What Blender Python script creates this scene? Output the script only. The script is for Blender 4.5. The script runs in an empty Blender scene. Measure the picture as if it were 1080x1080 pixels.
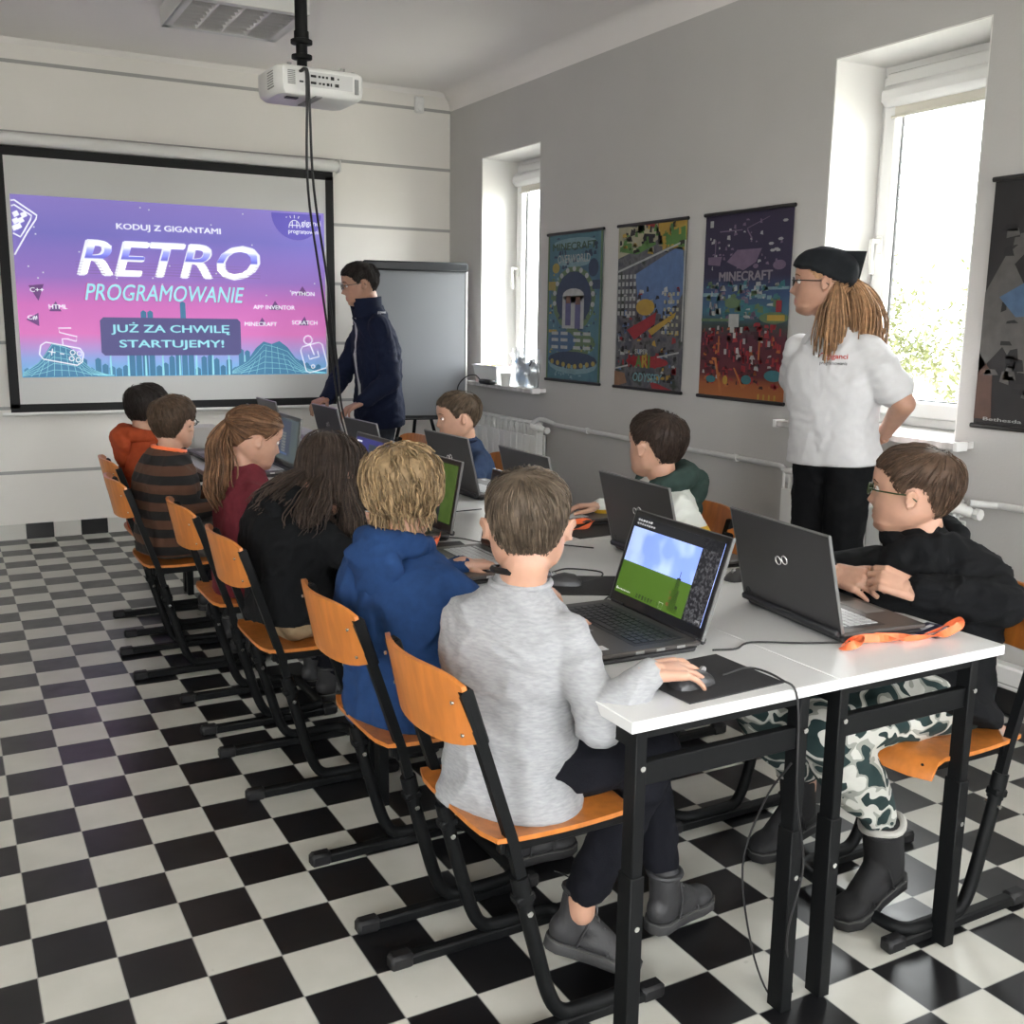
import bpy, bmesh, math, random
import numpy as np
from mathutils import Vector, Matrix, noise
from mathutils.bvhtree import BVHTree
PI = math.pi
C = bpy.context.scene.collection
R = math.radians
V = lambda *a: np.array(a, float)

# ------------------------------------------------------------------ materials
MATS = {}
def nodes_of(name):
    m = bpy.data.materials.new(name); m.use_nodes = True
    nt = m.node_tree; nt.nodes.clear()
    out = nt.nodes.new('ShaderNodeOutputMaterial')
    return m, nt, out
def lnk(nt, a, b): nt.links.new(a, b)
def mat(name, col, rough=.5, metal=0, var=.0, scale=20, bump=0, bscale=60, spec=.5, sss=0, stretch=None, emit=None, estr=1, coat=0):
    """principled material with procedural colour variation and bump"""
    if name in MATS: return MATS[name]
    m, nt, out = nodes_of(name)
    p = nt.nodes.new('ShaderNodeBsdfPrincipled'); lnk(nt, p.outputs[0], out.inputs[0])
    p.inputs['Roughness'].default_value = rough; p.inputs['Metallic'].default_value = metal
    p.inputs['Specular IOR Level'].default_value = spec
    p.inputs['Coat Weight'].default_value = coat
    if sss: p.inputs['Subsurface Weight'].default_value = sss; p.inputs['Subsurface Radius'].default_value = (.01, .004, .002)
    c = (*col, 1)
    p.inputs['Base Color'].default_value = c
    tc = nt.nodes.new('ShaderNodeTexCoord'); mp = nt.nodes.new('ShaderNodeMapping')
    lnk(nt, tc.outputs['Object'], mp.inputs[0])
    if stretch: mp.inputs['Scale'].default_value = stretch
    if var:
        n = nt.nodes.new('ShaderNodeTexNoise'); n.inputs['Scale'].default_value = scale; n.inputs['Detail'].default_value = 5
        lnk(nt, mp.outputs[0], n.inputs[0])
        r = nt.nodes.new('ShaderNodeValToRGB')
        r.color_ramp.elements[0].position = .3; r.color_ramp.elements[1].position = .7
        r.color_ramp.elements[0].color = (*[max(0, x*(1-var)) for x in col], 1)
        r.color_ramp.elements[1].color = (*[min(1, x*(1+var)) for x in col], 1)
        lnk(nt, n.outputs[0], r.inputs[0]); lnk(nt, r.outputs[0], p.inputs['Base Color'])
    if bump:
        n = nt.nodes.new('ShaderNodeTexNoise'); n.inputs['Scale'].default_value = bscale; n.inputs['Detail'].default_value = 3
        lnk(nt, mp.outputs[0], n.inputs[0])
        b = nt.nodes.new('ShaderNodeBump'); b.inputs['Strength'].default_value = bump; b.inputs['Distance'].default_value = .002
        lnk(nt, n.outputs[0], b.inputs['Height']); lnk(nt, b.outputs[0], p.inputs['Normal'])
    if emit:
        p.inputs['Emission Color'].default_value = (*emit, 1); p.inputs['Emission Strength'].default_value = estr
    MATS[name] = m
    return m
def ramp_mat(name, stops, kind='noise', scale=10, rough=.7, const=True, axis=2, detail=2, emit=0, stretch=None, distort=0):
    """colours chosen by noise or by a band coordinate"""
    if name in MATS: return MATS[name]
    m, nt, out = nodes_of(name)
    p = nt.nodes.new('ShaderNodeBsdfPrincipled'); lnk(nt, p.outputs[0], out.inputs[0])
    p.inputs['Roughness'].default_value = rough
    tc = nt.nodes.new('ShaderNodeTexCoord'); mp = nt.nodes.new('ShaderNodeMapping'); lnk(nt, tc.outputs['Object'], mp.inputs[0])
    if stretch: mp.inputs['Scale'].default_value = stretch
    r = nt.nodes.new('ShaderNodeValToRGB')
    r.color_ramp.interpolation = 'CONSTANT' if const else 'LINEAR'
    while len(r.color_ramp.elements) < len(stops): r.color_ramp.elements.new(.5)
    for e, (pos, col) in zip(r.color_ramp.elements, stops): e.position = pos; e.color = (*col, 1)
    if kind == 'noise':
        n = nt.nodes.new('ShaderNodeTexNoise'); n.inputs['Scale'].default_value = scale; n.inputs['Detail'].default_value = detail
        n.inputs['Distortion'].default_value = distort
        lnk(nt, mp.outputs[0], n.inputs[0]); lnk(nt, n.outputs[0], r.inputs[0])
    else:
        s = nt.nodes.new('ShaderNodeSeparateXYZ'); lnk(nt, mp.outputs[0], s.inputs[0])
        mul = nt.nodes.new('ShaderNodeMath'); mul.operation = 'MULTIPLY_ADD'
        mul.inputs[1].default_value = scale; mul.inputs[2].default_value = distort
        lnk(nt, s.outputs[axis], mul.inputs[0])
        if kind == 'bands':
            fr = nt.nodes.new('ShaderNodeMath'); fr.operation = 'FRACT'; lnk(nt, mul.outputs[0], fr.inputs[0]); lnk(nt, fr.outputs[0], r.inputs[0])
        else: lnk(nt, mul.outputs[0], r.inputs[0])
    lnk(nt, r.outputs[0], p.inputs['Base Color'])
    if emit:
        lnk(nt, r.outputs[0], p.inputs['Emission Color']); p.inputs['Emission Strength'].default_value = emit
        p.inputs['Specular IOR Level'].default_value = .2
    MATS[name] = m
    return m
def glow(name, col, s=1):
    if name.startswith(('screen', 'editor')): s *= .34
    return mat(name, tuple(c*.4 for c in col), .6, emit=col, estr=s)

# ------------------------------------------------------------------ mesh builder
def rot_to(d, up=(0, 0, 1)):
    """3x3 with z along d"""
    z = np.array(d, float); z /= np.linalg.norm(z)
    u = np.array(up, float)
    if abs(z@u) > .98: u = V(1, 0, 0) if abs(z[0]) < .9 else V(0, 1, 0)
    x = np.cross(u, z); x /= np.linalg.norm(x)
    return np.stack([x, np.cross(z, x), z], 1)
def rz(a): c, s = math.cos(a), math.sin(a); return np.array([[c, -s, 0], [s, c, 0], [0, 0, 1]])
def ry(a): c, s = math.cos(a), math.sin(a); return np.array([[c, 0, s], [0, 1, 0], [-s, 0, c]])
def rx(a): c, s = math.cos(a), math.sin(a); return np.array([[1, 0, 0], [0, c, -s], [0, s, c]])
def bez(p, n=6):
    """smooth resample (Catmull-Rom)"""
    p = [np.array(q, float) for q in p]
    if len(p) < 3: return p
    q = [2*p[0]-p[1]]+p+[2*p[-1]-p[-2]]; o = []
    for i in range(1, len(q)-2):
        for k in range(n):
            t = k/n
            o.append(.5*((2*q[i])+(-q[i-1]+q[i+1])*t+(2*q[i-1]-5*q[i]+4*q[i+1]-q[i+2])*t*t+(-q[i-1]+3*q[i]-3*q[i+1]+q[i+2])*t**3))
    o.append(p[-1]); return o
class MB:
    def __init__(s): s.v = []; s.f = []; s.m = []; s.n = 0
    def add(s, v, f, mi=0):
        v = np.asarray(v, float).reshape(-1, 3); s.v.append(v)
        o = s.n
        s.f += [tuple(i+o for i in q) for q in f]; s.m += [mi]*len(f); s.n += len(v); return s
    def box(s, c, d, rot=None, mi=0, bev=0):
        x, y, z = d[0]/2, d[1]/2, d[2]/2
        if bev:
            b = min(bev, x*.9, y*.9, z*.9); vs = []
            for sx in (-1, 1):
                for sy in (-1, 1):
                    for sz in (-1, 1):
                        vs += [(sx*x, sy*(y-b), sz*(z-b)), (sx*(x-b), sy*y, sz*(z-b)), (sx*(x-b), sy*(y-b), sz*z)]
            I = lambda a, b_, c_, k: ((a > 0)*4+(b_ > 0)*2+(c_ > 0))*3+k
            f = []
            for a in (-1, 1):
                q = [I(a, -1, -1, 0), I(a, 1, -1, 0), I(a, 1, 1, 0), I(a, -1, 1, 0)]; f.append(q if a > 0 else q[::-1])
                q = [I(-1, a, -1, 1), I(-1, a, 1, 1), I(1, a, 1, 1), I(1, a, -1, 1)]; f.append(q if a > 0 else q[::-1])
                q = [I(-1, -1, a, 2), I(1, -1, a, 2), I(1, 1, a, 2), I(-1, 1, a, 2)]; f.append(q if a > 0 else q[::-1])
            for a in (-1, 1):
                for b_ in (-1, 1):
                    q = [I(a, b_, -1, 0), I(a, b_, -1, 1), I(a, b_, 1, 1), I(a, b_, 1, 0)]; f.append(q if a*b_ > 0 else q[::-1])
                    q = [I(a, -1, b_, 0), I(a, 1, b_, 0), I(a, 1, b_, 2), I(a, -1, b_, 2)]; f.append(q if a*b_ > 0 else q[::-1])
                    q = [I(-1, a, b_, 1), I(-1, a, b_, 2), I(1, a, b_, 2), I(1, a, b_, 1)]; f.append(q if a*b_ > 0 else q[::-1])
            for a in (-1, 1):
                for b_ in (-1, 1):
                    for c_ in (-1, 1):
                        q = [I(a, b_, c_, 0), I(a, b_, c_, 1), I(a, b_, c_, 2)]; f.append(q if a*b_*c_ > 0 else q[::-1])
            v = np.array(vs)
        else:
            v = np.array([(a, b_, c_) for a in (-x, x) for b_ in (-y, y) for c_ in (-z, z)])
            f = [(0, 1, 3, 2), (4, 6, 7, 5), (0, 4, 5, 1), (2, 3, 7, 6), (0, 2, 6, 4), (1, 5, 7, 3)]
        if rot is not None: v = v@np.asarray(rot).T
        return s.add(v+np.array(c, float), f, mi)
    def loft(s, rings, mi=0, cap=True, closed=False):
        """rings: list of (k,3) arrays"""
        k = len(rings[0]); n = len(rings); v = np.concatenate(rings); f = []
        for i in range(n-1 if not closed else n):
            a, b = i*k, ((i+1) % n)*k
            for j in range(k): f.append((a+j, a+(j+1) % k, b+(j+1) % k, b+j))
        if cap and not closed: f.append(tuple(range(k))[::-1]); f.append(tuple((n-1)*k+j for j in range(k)))
        return s.add(v, f, mi)
    def tube(s, path, r, k=10, mi=0, closed=False, flat=1, up=(0, 0, 1)):
        p = [np.array(q, float) for q in path]; n = len(p); rr = r if hasattr(r, '__len__') else [r]*n
        rings = []; x = None
        for i in range(n):
            if closed: d = p[(i+1) % n]-p[i-1]
            else: d = p[min(i+1, n-1)]-p[max(i-1, 0)]
            d = d/(np.linalg.norm(d)+1e-12)
            if x is None: x = rot_to(d, up)[:, 0]
            x = x-d*(x@d); x /= np.linalg.norm(x)+1e-12; y = np.cross(d, x)
            rings.append(np.array([p[i]+rr[i]*(math.cos(t)*x+flat*math.sin(t)*y) for t in [2*PI*j/k+(PI/4 if k == 4 else 0) for j in range(k)]]))
        return s.loft(rings, mi, True, closed)
    def cyl(s, a, b, r, k=16, mi=0): return s.tube([a, b], r, k, mi)
    def cap(s, a, b, ra, rb, k=14, mi=0):
        """tapered capsule"""
        a, b = np.array(a, float), np.array(b, float); d = b-a; L = np.linalg.norm(d)
        if L < 1e-6: d = V(0, 0, 1); L = 1e-6
        d = d/L; M = rot_to(d); pts = []
        for t in (-80, -60, -40, -20, 0): pts.append((a+d*ra*math.sin(R(t)), ra*math.cos(R(t))))
        for t in (0, 20, 40, 60, 80): pts.append((b+d*rb*math.sin(R(t)), rb*math.cos(R(t))))
        return s.loft([np.array([c+r*(math.cos(2*PI*j/k)*M[:, 0]+math.sin(2*PI*j/k)*M[:, 1]) for j in range(k)]) for c, r in pts], mi)
    def ell(s, c, r, rot=None, k=20, n=12, mi=0):
        rings = []
        for i in range(n):
            t = -PI/2+PI*(i+.5)/n
            q = np.array([(math.cos(t)*math.cos(2*PI*j/k)*r[0], math.cos(t)*math.sin(2*PI*j/k)*r[1], math.sin(t)*r[2]) for j in range(k)])
            if rot is not None: q = q@np.asarray(rot).T
            rings.append(q+np.array(c, float))
        return s.loft(rings, mi)
    def lathe(s, c, prof, k=20, mi=0, ax=None):
        M = np.eye(3) if ax is None else rot_to(ax)
        return s.loft([np.array([np.array(c)+M@V(r*math.cos(2*PI*j/k), r*math.sin(2*PI*j/k), z) for j in range(k)]) for r, z in prof], mi)
    def prism(s, poly, o, u, v, w, mi=0):
        """poly in (u,v) extruded by vector w from origin o"""
        o, u, v, w = [np.array(q, float) for q in (o, u, v, w)]
        a = np.array([o+u*p[0]+v*p[1] for p in poly]); n = len(poly)
        f = [tuple(range(n))[::-1], tuple(range(n, 2*n))]+[(j, (j+1) % n, n+(j+1) % n, n+j) for j in range(n)]
        return s.add(np.concatenate([a, a+w]), f, mi)
    def quad(s, a, b, c, d, mi=0): return s.add([a, b, c, d], [(0, 1, 2, 3)], mi)
    def xf(s, M=None, t=None):
        v = np.concatenate(s.v)
        if M is not None: v = v@np.asarray(M).T
        if t is not None: v = v+np.array(t, float)
        s.v = [v]; return s
    def build(s, name, mats, parent=None, smooth=True, loc=(0, 0, 0), ang=40):
        me = bpy.data.meshes.new(name)
        v = np.concatenate(s.v)-np.array(loc, float)
        me.from_pydata(v.tolist(), [], s.f); me.update()
        if not isinstance(mats, (list, tuple)): mats = [mats]
        for m in mats: me.materials.append(m)
        if len(mats) > 1: me.polygons.foreach_set('material_index', s.m)
        bm = bmesh.new(); bm.from_mesh(me); bmesh.ops.recalc_face_normals(bm, faces=bm.faces); bm.to_mesh(me); bm.free()
        if smooth:
            me.polygons.foreach_set('use_smooth', [True]*len(me.polygons))
            try: me.set_sharp_from_angle(angle=R(ang))
            except Exception: pass
        o = bpy.data.objects.new(name, me); C.objects.link(o)
        if parent is not None: o.parent = parent
        else: o.location = tuple(loc)
        return o
def tag(o, label=None, cat=None, group=None, kind=None):
    if label: o['label'] = label
    if cat: o['category'] = cat
    if group: o['group'] = group
    if kind: o['kind'] = kind
    return o
def thing(name, label, cat, loc=(0, 0, 0), a=0, group=None):
    o = bpy.data.objects.new(name, None); C.objects.link(o); o.empty_display_size = .1
    o.location = loc; o.rotation_euler = (0, 0, a); return tag(o, label, cat, group)
def struct(o): o['kind'] = 'structure'; return o
def kids(o): return [c for c in bpy.data.objects if c.parent == o]
def copy_tree(o, parent=None):
    c = o.copy(); C.objects.link(c); c.parent = parent
    for ch in kids(o): copy_tree(ch, c)
    return c
def remesh(mb, vox, it=2, fac=.6):
    """one continuous skin over overlapping solids"""
    me = bpy.data.meshes.new('tmp'); me.from_pydata(np.concatenate(mb.v).tolist(), [], mb.f)
    bm = bmesh.new(); bm.from_mesh(me)
    bmesh.ops.recalc_face_normals(bm, faces=bm.faces); bm.to_mesh(me); bm.free()
    o = bpy.data.objects.new('tmp', me); C.objects.link(o)
    r = o.modifiers.new('r', 'REMESH'); r.mode = 'VOXEL'; r.voxel_size = vox; r.adaptivity = 0
    if it: sm = o.modifiers.new('s', 'SMOOTH'); sm.factor = fac; sm.iterations = it
    dg = bpy.context.evaluated_depsgraph_get(); dg.update(); ev = o.evaluated_get(dg); em = ev.to_mesh()
    n = len(em.vertices); co = np.empty(n*3); em.vertices.foreach_get('co', co)
    no = np.empty(n*3); em.vertices.foreach_get('normal', no)
    f = [tuple(p.vertices) for p in em.polygons]
    ev.to_mesh_clear(); bpy.data.objects.remove(o); bpy.data.meshes.remove(me)
    return co.reshape(-1, 3), no.reshape(-1, 3), f
def wrinkle(co, no, amp, freq=9, seed=0):
    d = np.empty(len(co)); off = Vector((seed*3.7, seed*1.3, 0))
    for i, p in enumerate(co):
        q = Vector(p)
        w = noise.noise_vector(q*4+off)*.25
        a = noise.noise((q+w*.5)*freq+off); b = noise.noise((q+w)*freq*2.1+off)
        d[i] = (1-2*min(1, abs(a)*1.6)**.8)*.65+(1-2*min(1, abs(b)*1.5))*.35
    return co+no*(d*amp)[:, None]
FONT = None
def text(body, size, o, u, v, m, parent, width=None, h=None, bold=0, shear=0, name='lettering', align='CENTER', lift=.0015, bvh=None, base=None, cast=.15):
    """letters as a mesh; origin o, right axis u, up axis v"""
    cu = bpy.data.curves.new('t', 'FONT'); cu.body = body; cu.size = 1; cu.align_x = align; cu.shear = shear; cu.resolution_u = 3
    cu.extrude = 0
    t = bpy.data.objects.new('t', cu); C.objects.link(t)
    dg = bpy.context.evaluated_depsgraph_get(); dg.update()
    me = bpy.data.meshes.new_from_object(t.evaluated_get(dg)); bpy.data.objects.remove(t)
    n = len(me.vertices); co = np.empty(n*3); me.vertices.foreach_get('co', co); co = co.reshape(-1, 3)
    mn, mx = co.min(0), co.max(0)
    sx = width/(mx[0]-mn[0]) if width else size
    sy = h/(mx[1]-mn[1]) if h else (size if not width else sx)
    u, v = np.array(u, float), np.array(v, float); w = np.cross(u, v)
    c0 = (mn[0]+mx[0])/2 if align == 'CENTER' else mn[0]
    if bold:
        fc = [tuple(q.vertices) for q in me.polygons]; off = [(-bold, 0), (0, 0), (bold, 0), (0, bold*.6), (0, -bold*.6)]
        co = np.concatenate([co+np.array([dx, dy, i_*.5]) for i_, (dx, dy) in enumerate(off)]); fc = [tuple(i+n*k for i in q) for k in range(5) for q in fc]
        bpy.data.meshes.remove(me); me = bpy.data.meshes.new('t'); me.from_pydata(co.tolist(), [], fc); me.update(); n = len(co)
        mn, mx = co.min(0), co.max(0); c0 = (mn[0]+mx[0])/2 if align == 'CENTER' else mn[0]
        sx = width/(mx[0]-mn[0]) if width else size; sy = h/(mx[1]-mn[1]) if h else sx
    p = np.array(o, float)+np.outer((co[:, 0]-c0)*sx, u)+np.outer((co[:, 1]-mn[1])*sy, v)
    if bvh is not None:
        q = []
        for a in p:
            hit = bvh.ray_cast(Vector(a+w*cast), Vector(-w), .4)
            q.append(np.array(hit[0])+w*lift if hit[0] is not None else a)
        p = np.array(q)
    else: p = p+w*lift
    if bold: p = p+np.outer(co[:, 2]*.00018, w)
    if base is not None: p = p-np.array(base)
    me.vertices.foreach_set('co', p.ravel()); me.materials.clear(); me.materials.append(m); me.update()
    ob = bpy.data.objects.new(name, me); C.objects.link(ob); ob.parent = parent
    return ob

# ------------------------------------------------------------------ palette
white_lam = mat('white_laminate', (.66, .66, .655), .28, var=.02, scale=3)
blk_metal = mat('black_powder_coat', (.004, .0045, .005), .55, bump=.15, bscale=400, spec=.18)
blk_plast = mat('black_plastic', (.008, .008, .009), .5, spec=.35)
orange_wood = mat('orange_stained_beech', (.50, .165, .030), .38, var=.16, scale=5, stretch=(9, 9, 1), coat=.2)
chrome = mat('zinc_screw', (.75, .75, .73), .25, 1)
cable_m = mat('cable_rubber', (.012, .012, .013), .5)
wall_white = mat('panelled_white_wall', (.78, .755, .715), .75, var=.02, scale=2, bump=.2, bscale=120)
wall_grey = mat('grey_wall_paint', (.49, .482, .47), .85, var=.025, scale=2, bump=.35, bscale=90)
ceil_m = mat('ceiling_paint', (.80, .775, .75), .85, var=.01, scale=2)
groove_m = mat('panel_groove_strip', (.36, .355, .345), .6)
pvc = mat('window_frame_white', (.80, .80, .79), .3)
reveal_m = mat('white_reveal_plaster', (.82, .81, .79), .8)
lap_grey = mat('laptop_anthracite_lid', (.060, .058, .060), .40, .45, var=.05, scale=60, stretch=(1, 30, 30))
lap_deck = mat('laptop_palmrest_grey', (.085, .078, .074), .42, .4)
lap_edge = mat('laptop_silver_edge', (.22, .22, .22), .35, .7)
lap_blk = mat('laptop_black_underside', (.02, .02, .022), .45)
key_m = mat('laptop_key_black', (.018, .018, .02), .35)
key_l = mat('laptop_key_light', (.45, .46, .47), .4)
orange_rib = mat('orange_lanyard_ribbon', (1.0, .20, .07), .5, var=.06, scale=60)
skin = mat('skin', (.50, .285, .20), .5, var=.06, scale=35, sss=.12, bump=.08, bscale=300)
lips = mat('lip_skin', (.50, .22, .18), .45, sss=.1)
eye_w = mat('eye_white', (.75, .74, .72), .2); eye_i = mat('eye_iris', (.05, .035, .025), .15)

# ------------------------------------------------------------------ the room
XR, YB, ZC = 3.235, 3.85, 2.95
XL, YF = -2.6, -6.2
L_FILL = [(-4.6, -3.4)]; F_FILL = [(-1.8, -.6), (.6, 1.8)]  # unseen openings in left and front walls, added to give fill light
T_ = .16
def floor_mat():
    m, nt, out = nodes_of('checker_vinyl')
    p = nt.nodes.new('ShaderNodeBsdfPrincipled'); lnk(nt, p.outputs[0], out.inputs[0])
    tc = nt.nodes.new('ShaderNodeTexCoord')
    mp = nt.nodes.new('ShaderNodeMapping'); mp.inputs['Scale'].default_value = (1/T_, 1/T_, 1); mp.inputs['Location'].default_value = (0, 0, .5)
    lnk(nt, tc.outputs['Object'], mp.inputs[0])
    ch = nt.nodes.new('ShaderNodeTexChecker'); ch.inputs['Scale'].default_value = 1
    lnk(nt, mp.outputs[0], ch.inputs[0])
    nz = nt.nodes.new('ShaderNodeTexNoise'); nz.inputs['Scale'].default_value = 6; nz.inputs['Detail'].default_value = 6
    lnk(nt, tc.outputs['Object'], nz.inputs[0])
    def ramp(a, b, src):
        r = nt.nodes.new('ShaderNodeValToRGB'); r.color_ramp.elements[0].position = .35; r.color_ramp.elements[1].position = .65
        r.color_ramp.elements[0].color = (*a, 1); r.color_ramp.elements[1].color = (*b, 1); lnk(nt, src, r.inputs[0]); return r
    w = ramp((.50, .495, .445), (.56, .55, .50), nz.outputs[0]); k = ramp((.006, .006, .007), (.011, .011, .012), nz.outputs[0])
    # thin seams between tiles
    def seam(ax):
        s = nt.nodes.new('ShaderNodeSeparateXYZ'); lnk(nt, mp.outputs[0], s.inputs[0])
        f = nt.nodes.new('ShaderNodeMath'); f.operation = 'FRACT'; lnk(nt, s.outputs[ax], f.inputs[0])
        a = nt.nodes.new('ShaderNodeMath'); a.operation = 'SUBTRACT'; a.inputs[1].default_value = .5; lnk(nt, f.outputs[0], a.inputs[0])
        b = nt.nodes.new('ShaderNodeMath'); b.operation = 'ABSOLUTE'; lnk(nt, a.outputs[0], b.inputs[0])
        g = nt.nodes.new('ShaderNodeMath'); g.operation = 'GREATER_THAN'; g.inputs[1].default_value = .493; lnk(nt, b.outputs[0], g.inputs[0]); return g
    mx = nt.nodes.new('ShaderNodeMath'); mx.operation = 'MAXIMUM'
    lnk(nt, seam(0).outputs[0], mx.inputs[0]); lnk(nt, seam(1).outputs[0], mx.inputs[1])
    c = nt.nodes.new('ShaderNodeMixRGB'); lnk(nt, ch.outputs['Fac'], c.inputs[0]); lnk(nt, k.outputs[0], c.inputs[1]); lnk(nt, w.outputs[0], c.inputs[2])
    c2 = nt.nodes.new('ShaderNodeMixRGB'); lnk(nt, mx.outputs[0], c2.inputs[0]); lnk(nt, c.outputs[0], c2.inputs[1]); c2.inputs[2].default_value = (.30, .30, .28, 1)
    lnk(nt, c2.outputs[0], p.inputs['Base Color'])
    n2 = nt.nodes.new('ShaderNodeTexNoise'); n2.inputs['Scale'].default_value = 14; n2.inputs['Detail'].default_value = 8; lnk(nt, tc.outputs['Object'], n2.inputs[0])
    mr = nt.nodes.new('ShaderNodeMapRange'); mr.inputs['To Min'].default_value = .22; mr.inputs['To Max'].default_value = .42; lnk(nt, n2.outputs[0], mr.inputs[0])
    lnk(nt, mr.outputs[0], p.inputs['Roughness'])
    b = nt.nodes.new('ShaderNodeBump'); b.inputs['Strength'].default_value = .05; b.inputs['Distance'].default_value = .002; lnk(nt, n2.outputs[0], b.inputs['Height']); lnk(nt, b.outputs[0], p.inputs['Normal'])
    return m
def room():
    mb = MB(); mb.box(((XL+XR)/2, (YF+YB)/2, -.05), (XR-XL+.6, YB-YF+.4, .1)); fl = mb.build('floor', floor_mat(), None, False); struct(fl)
    mb = MB(); mb.box(((XL+XR)/2, (YF+YB)/2, ZC+.05), (XR-XL+.6, YB-YF+.4, .1)); struct(mb.build('ceiling', ceil_m, None, False))
    mb = MB(); mb.box(((XL+XR)/2, YB+.05, ZC/2), (XR-XL+.4, .1, ZC))
    for z in (2.825, 2.43, 2.01, 1.615, 1.21, .815, .418): mb.box(((XL+XR)/2, YB-.001, z), (XR-XL, .006, .02), mi=1)
    struct(mb.build('wall_back', [wall_white, groove_m], None, False))
    # walls with window openings; the left and front ones are added for fill
    def holed(name, m, wins, along, fixed, thick, lo, hi, sgn):
        mb = MB(); z0, z1 = .967, 2.456; cur = lo
        def seg(a, b, za, zb):
            if b-a < 1e-4: return
            c = [0, 0, (za+zb)/2]; d = [0, 0, zb-za]; c[along] = (a+b)/2; d[along] = b-a; c[1-along] = fixed+sgn*thick/2; d[1-along] = thick
            mb.box(c, d)
        for a, b in sorted(wins): seg(cur, a, 0, ZC); seg(a, b, 0, z0); seg(a, b, z1, ZC); cur = b
        seg(cur, hi, 0, ZC)
        return mb.build(name, m, None, False)
    wr = [(-.573, .159), (2.56, 3.344), (-3.70, -2.97), (-5.6, -4.8)]
    struct(holed('wall_right', wall_grey, wr, 1, XR, .36, YF-.1, YB+.1, 1))
    struct(holed('wall_left', wall_white, L_FILL, 1, XL, .3, YF-.1, YB+.1, -1))
    struct(holed('wall_front', wall_white, F_FILL, 0, YF, .3, XL-.1, XR+.1, -1))
    # plastered window reveals, white
    for i, (a, b) in enumerate(wr):
        mb = MB(); d = .285; x = XR+d/2+.0005
        mb.box((x, a+.003, 1.7115), (d, .006, 1.488)); mb.box((x, b-.003, 1.7115), (d, .006, 1.488)); mb.box((x, (a+b)/2, 2.453), (d, b-a, .006))
        struct(mb.build('trim_%d' % (i+1), reveal_m, None, False))
    # cove between walls and ceiling
    mb = MB(); n = 8; pr = [(0, 0), (0, -.12)]+[(.10*(1-math.cos(t*PI/2/n)), -.12+.12*math.sin(t*PI/2/n)) for t in range(1, n+1)]
    mb.prism(pr, (XR, YF, ZC), (-1, 0, 0), (0, 0, 1), (0, YB-YF, 0)); struct(mb.build('trim_6', ceil_m, None))
    mb = MB(); mb.prism([(0, 0), (0, -.03), (.03, 0)], (XL, YB, ZC), (0, -1, 0), (0, 0, 1), (XR-XL, 0, 0)); struct(mb.build('trim_7', ceil_m, None))
    # skirting of alternating black and white tiles
    tw = mat('skirting_tile_white', (.60, .59, .55), .3); tk = mat('skirting_tile_black', (.012, .012, .013), .3)
    mb = MB()
    for i in range(int(XL/T_)-1, int(XR/T_)+1):
        a, b = max(i*T_, XL), min((i+1)*T_, XR)
        if b > a: mb.box(((a+b)/2, YB-.006, .048), (b-a-.001, .012, .096), mi=1 if i % 2 == 0 else 0)
    struct(mb.build('baseboard_back', [tw, tk], None, False))
    mb = MB()
    for i in range(int(YF/T_)-1, int(YB/T_)+1):
        a, b = max(i*T_, YF), min((i+1)*T_, YB)
        if b > a: mb.box((XR-.006, (a+b)/2, .048), (.012, b-a-.001, .096), mi=1 if i % 2 == 0 else 0)
    struct(mb.build('baseboard_right', [tw, tk], None, False))
    mb = MB(); mb.box((XR-.03, (YF+YB)/2, .15), (.06, YB-YF-.05, .085), bev=.008); mb.box((XR-.061, (YF+YB)/2, .128), (.003, YB-YF-.06, .004), mi=1)
    struct(mb.build('trim_8', [pvc, groove_m], None, False))
    return wr
glass = None
def glass_mat():
    m, nt, out = nodes_of('window_glass')
    t = nt.nodes.new('ShaderNodeBsdfTransparent'); g = nt.nodes.new('ShaderNodeBsdfGlossy'); g.inputs['Roughness'].default_value = .02
    t.inputs[0].default_value = (.97, .98, .97, 1)
    fr = nt.nodes.new('ShaderNodeFresnel'); fr.inputs[0].default_value = 1.12
    mx = nt.nodes.new('ShaderNodeMixShader'); lnk(nt, fr.outputs[0], mx.inputs[0]); lnk(nt, t.outputs[0], mx.inputs[1]); lnk(nt, g.outputs[0], mx.inputs[2]); lnk(nt, mx.outputs[0], out.inputs[0])
    return m
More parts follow.
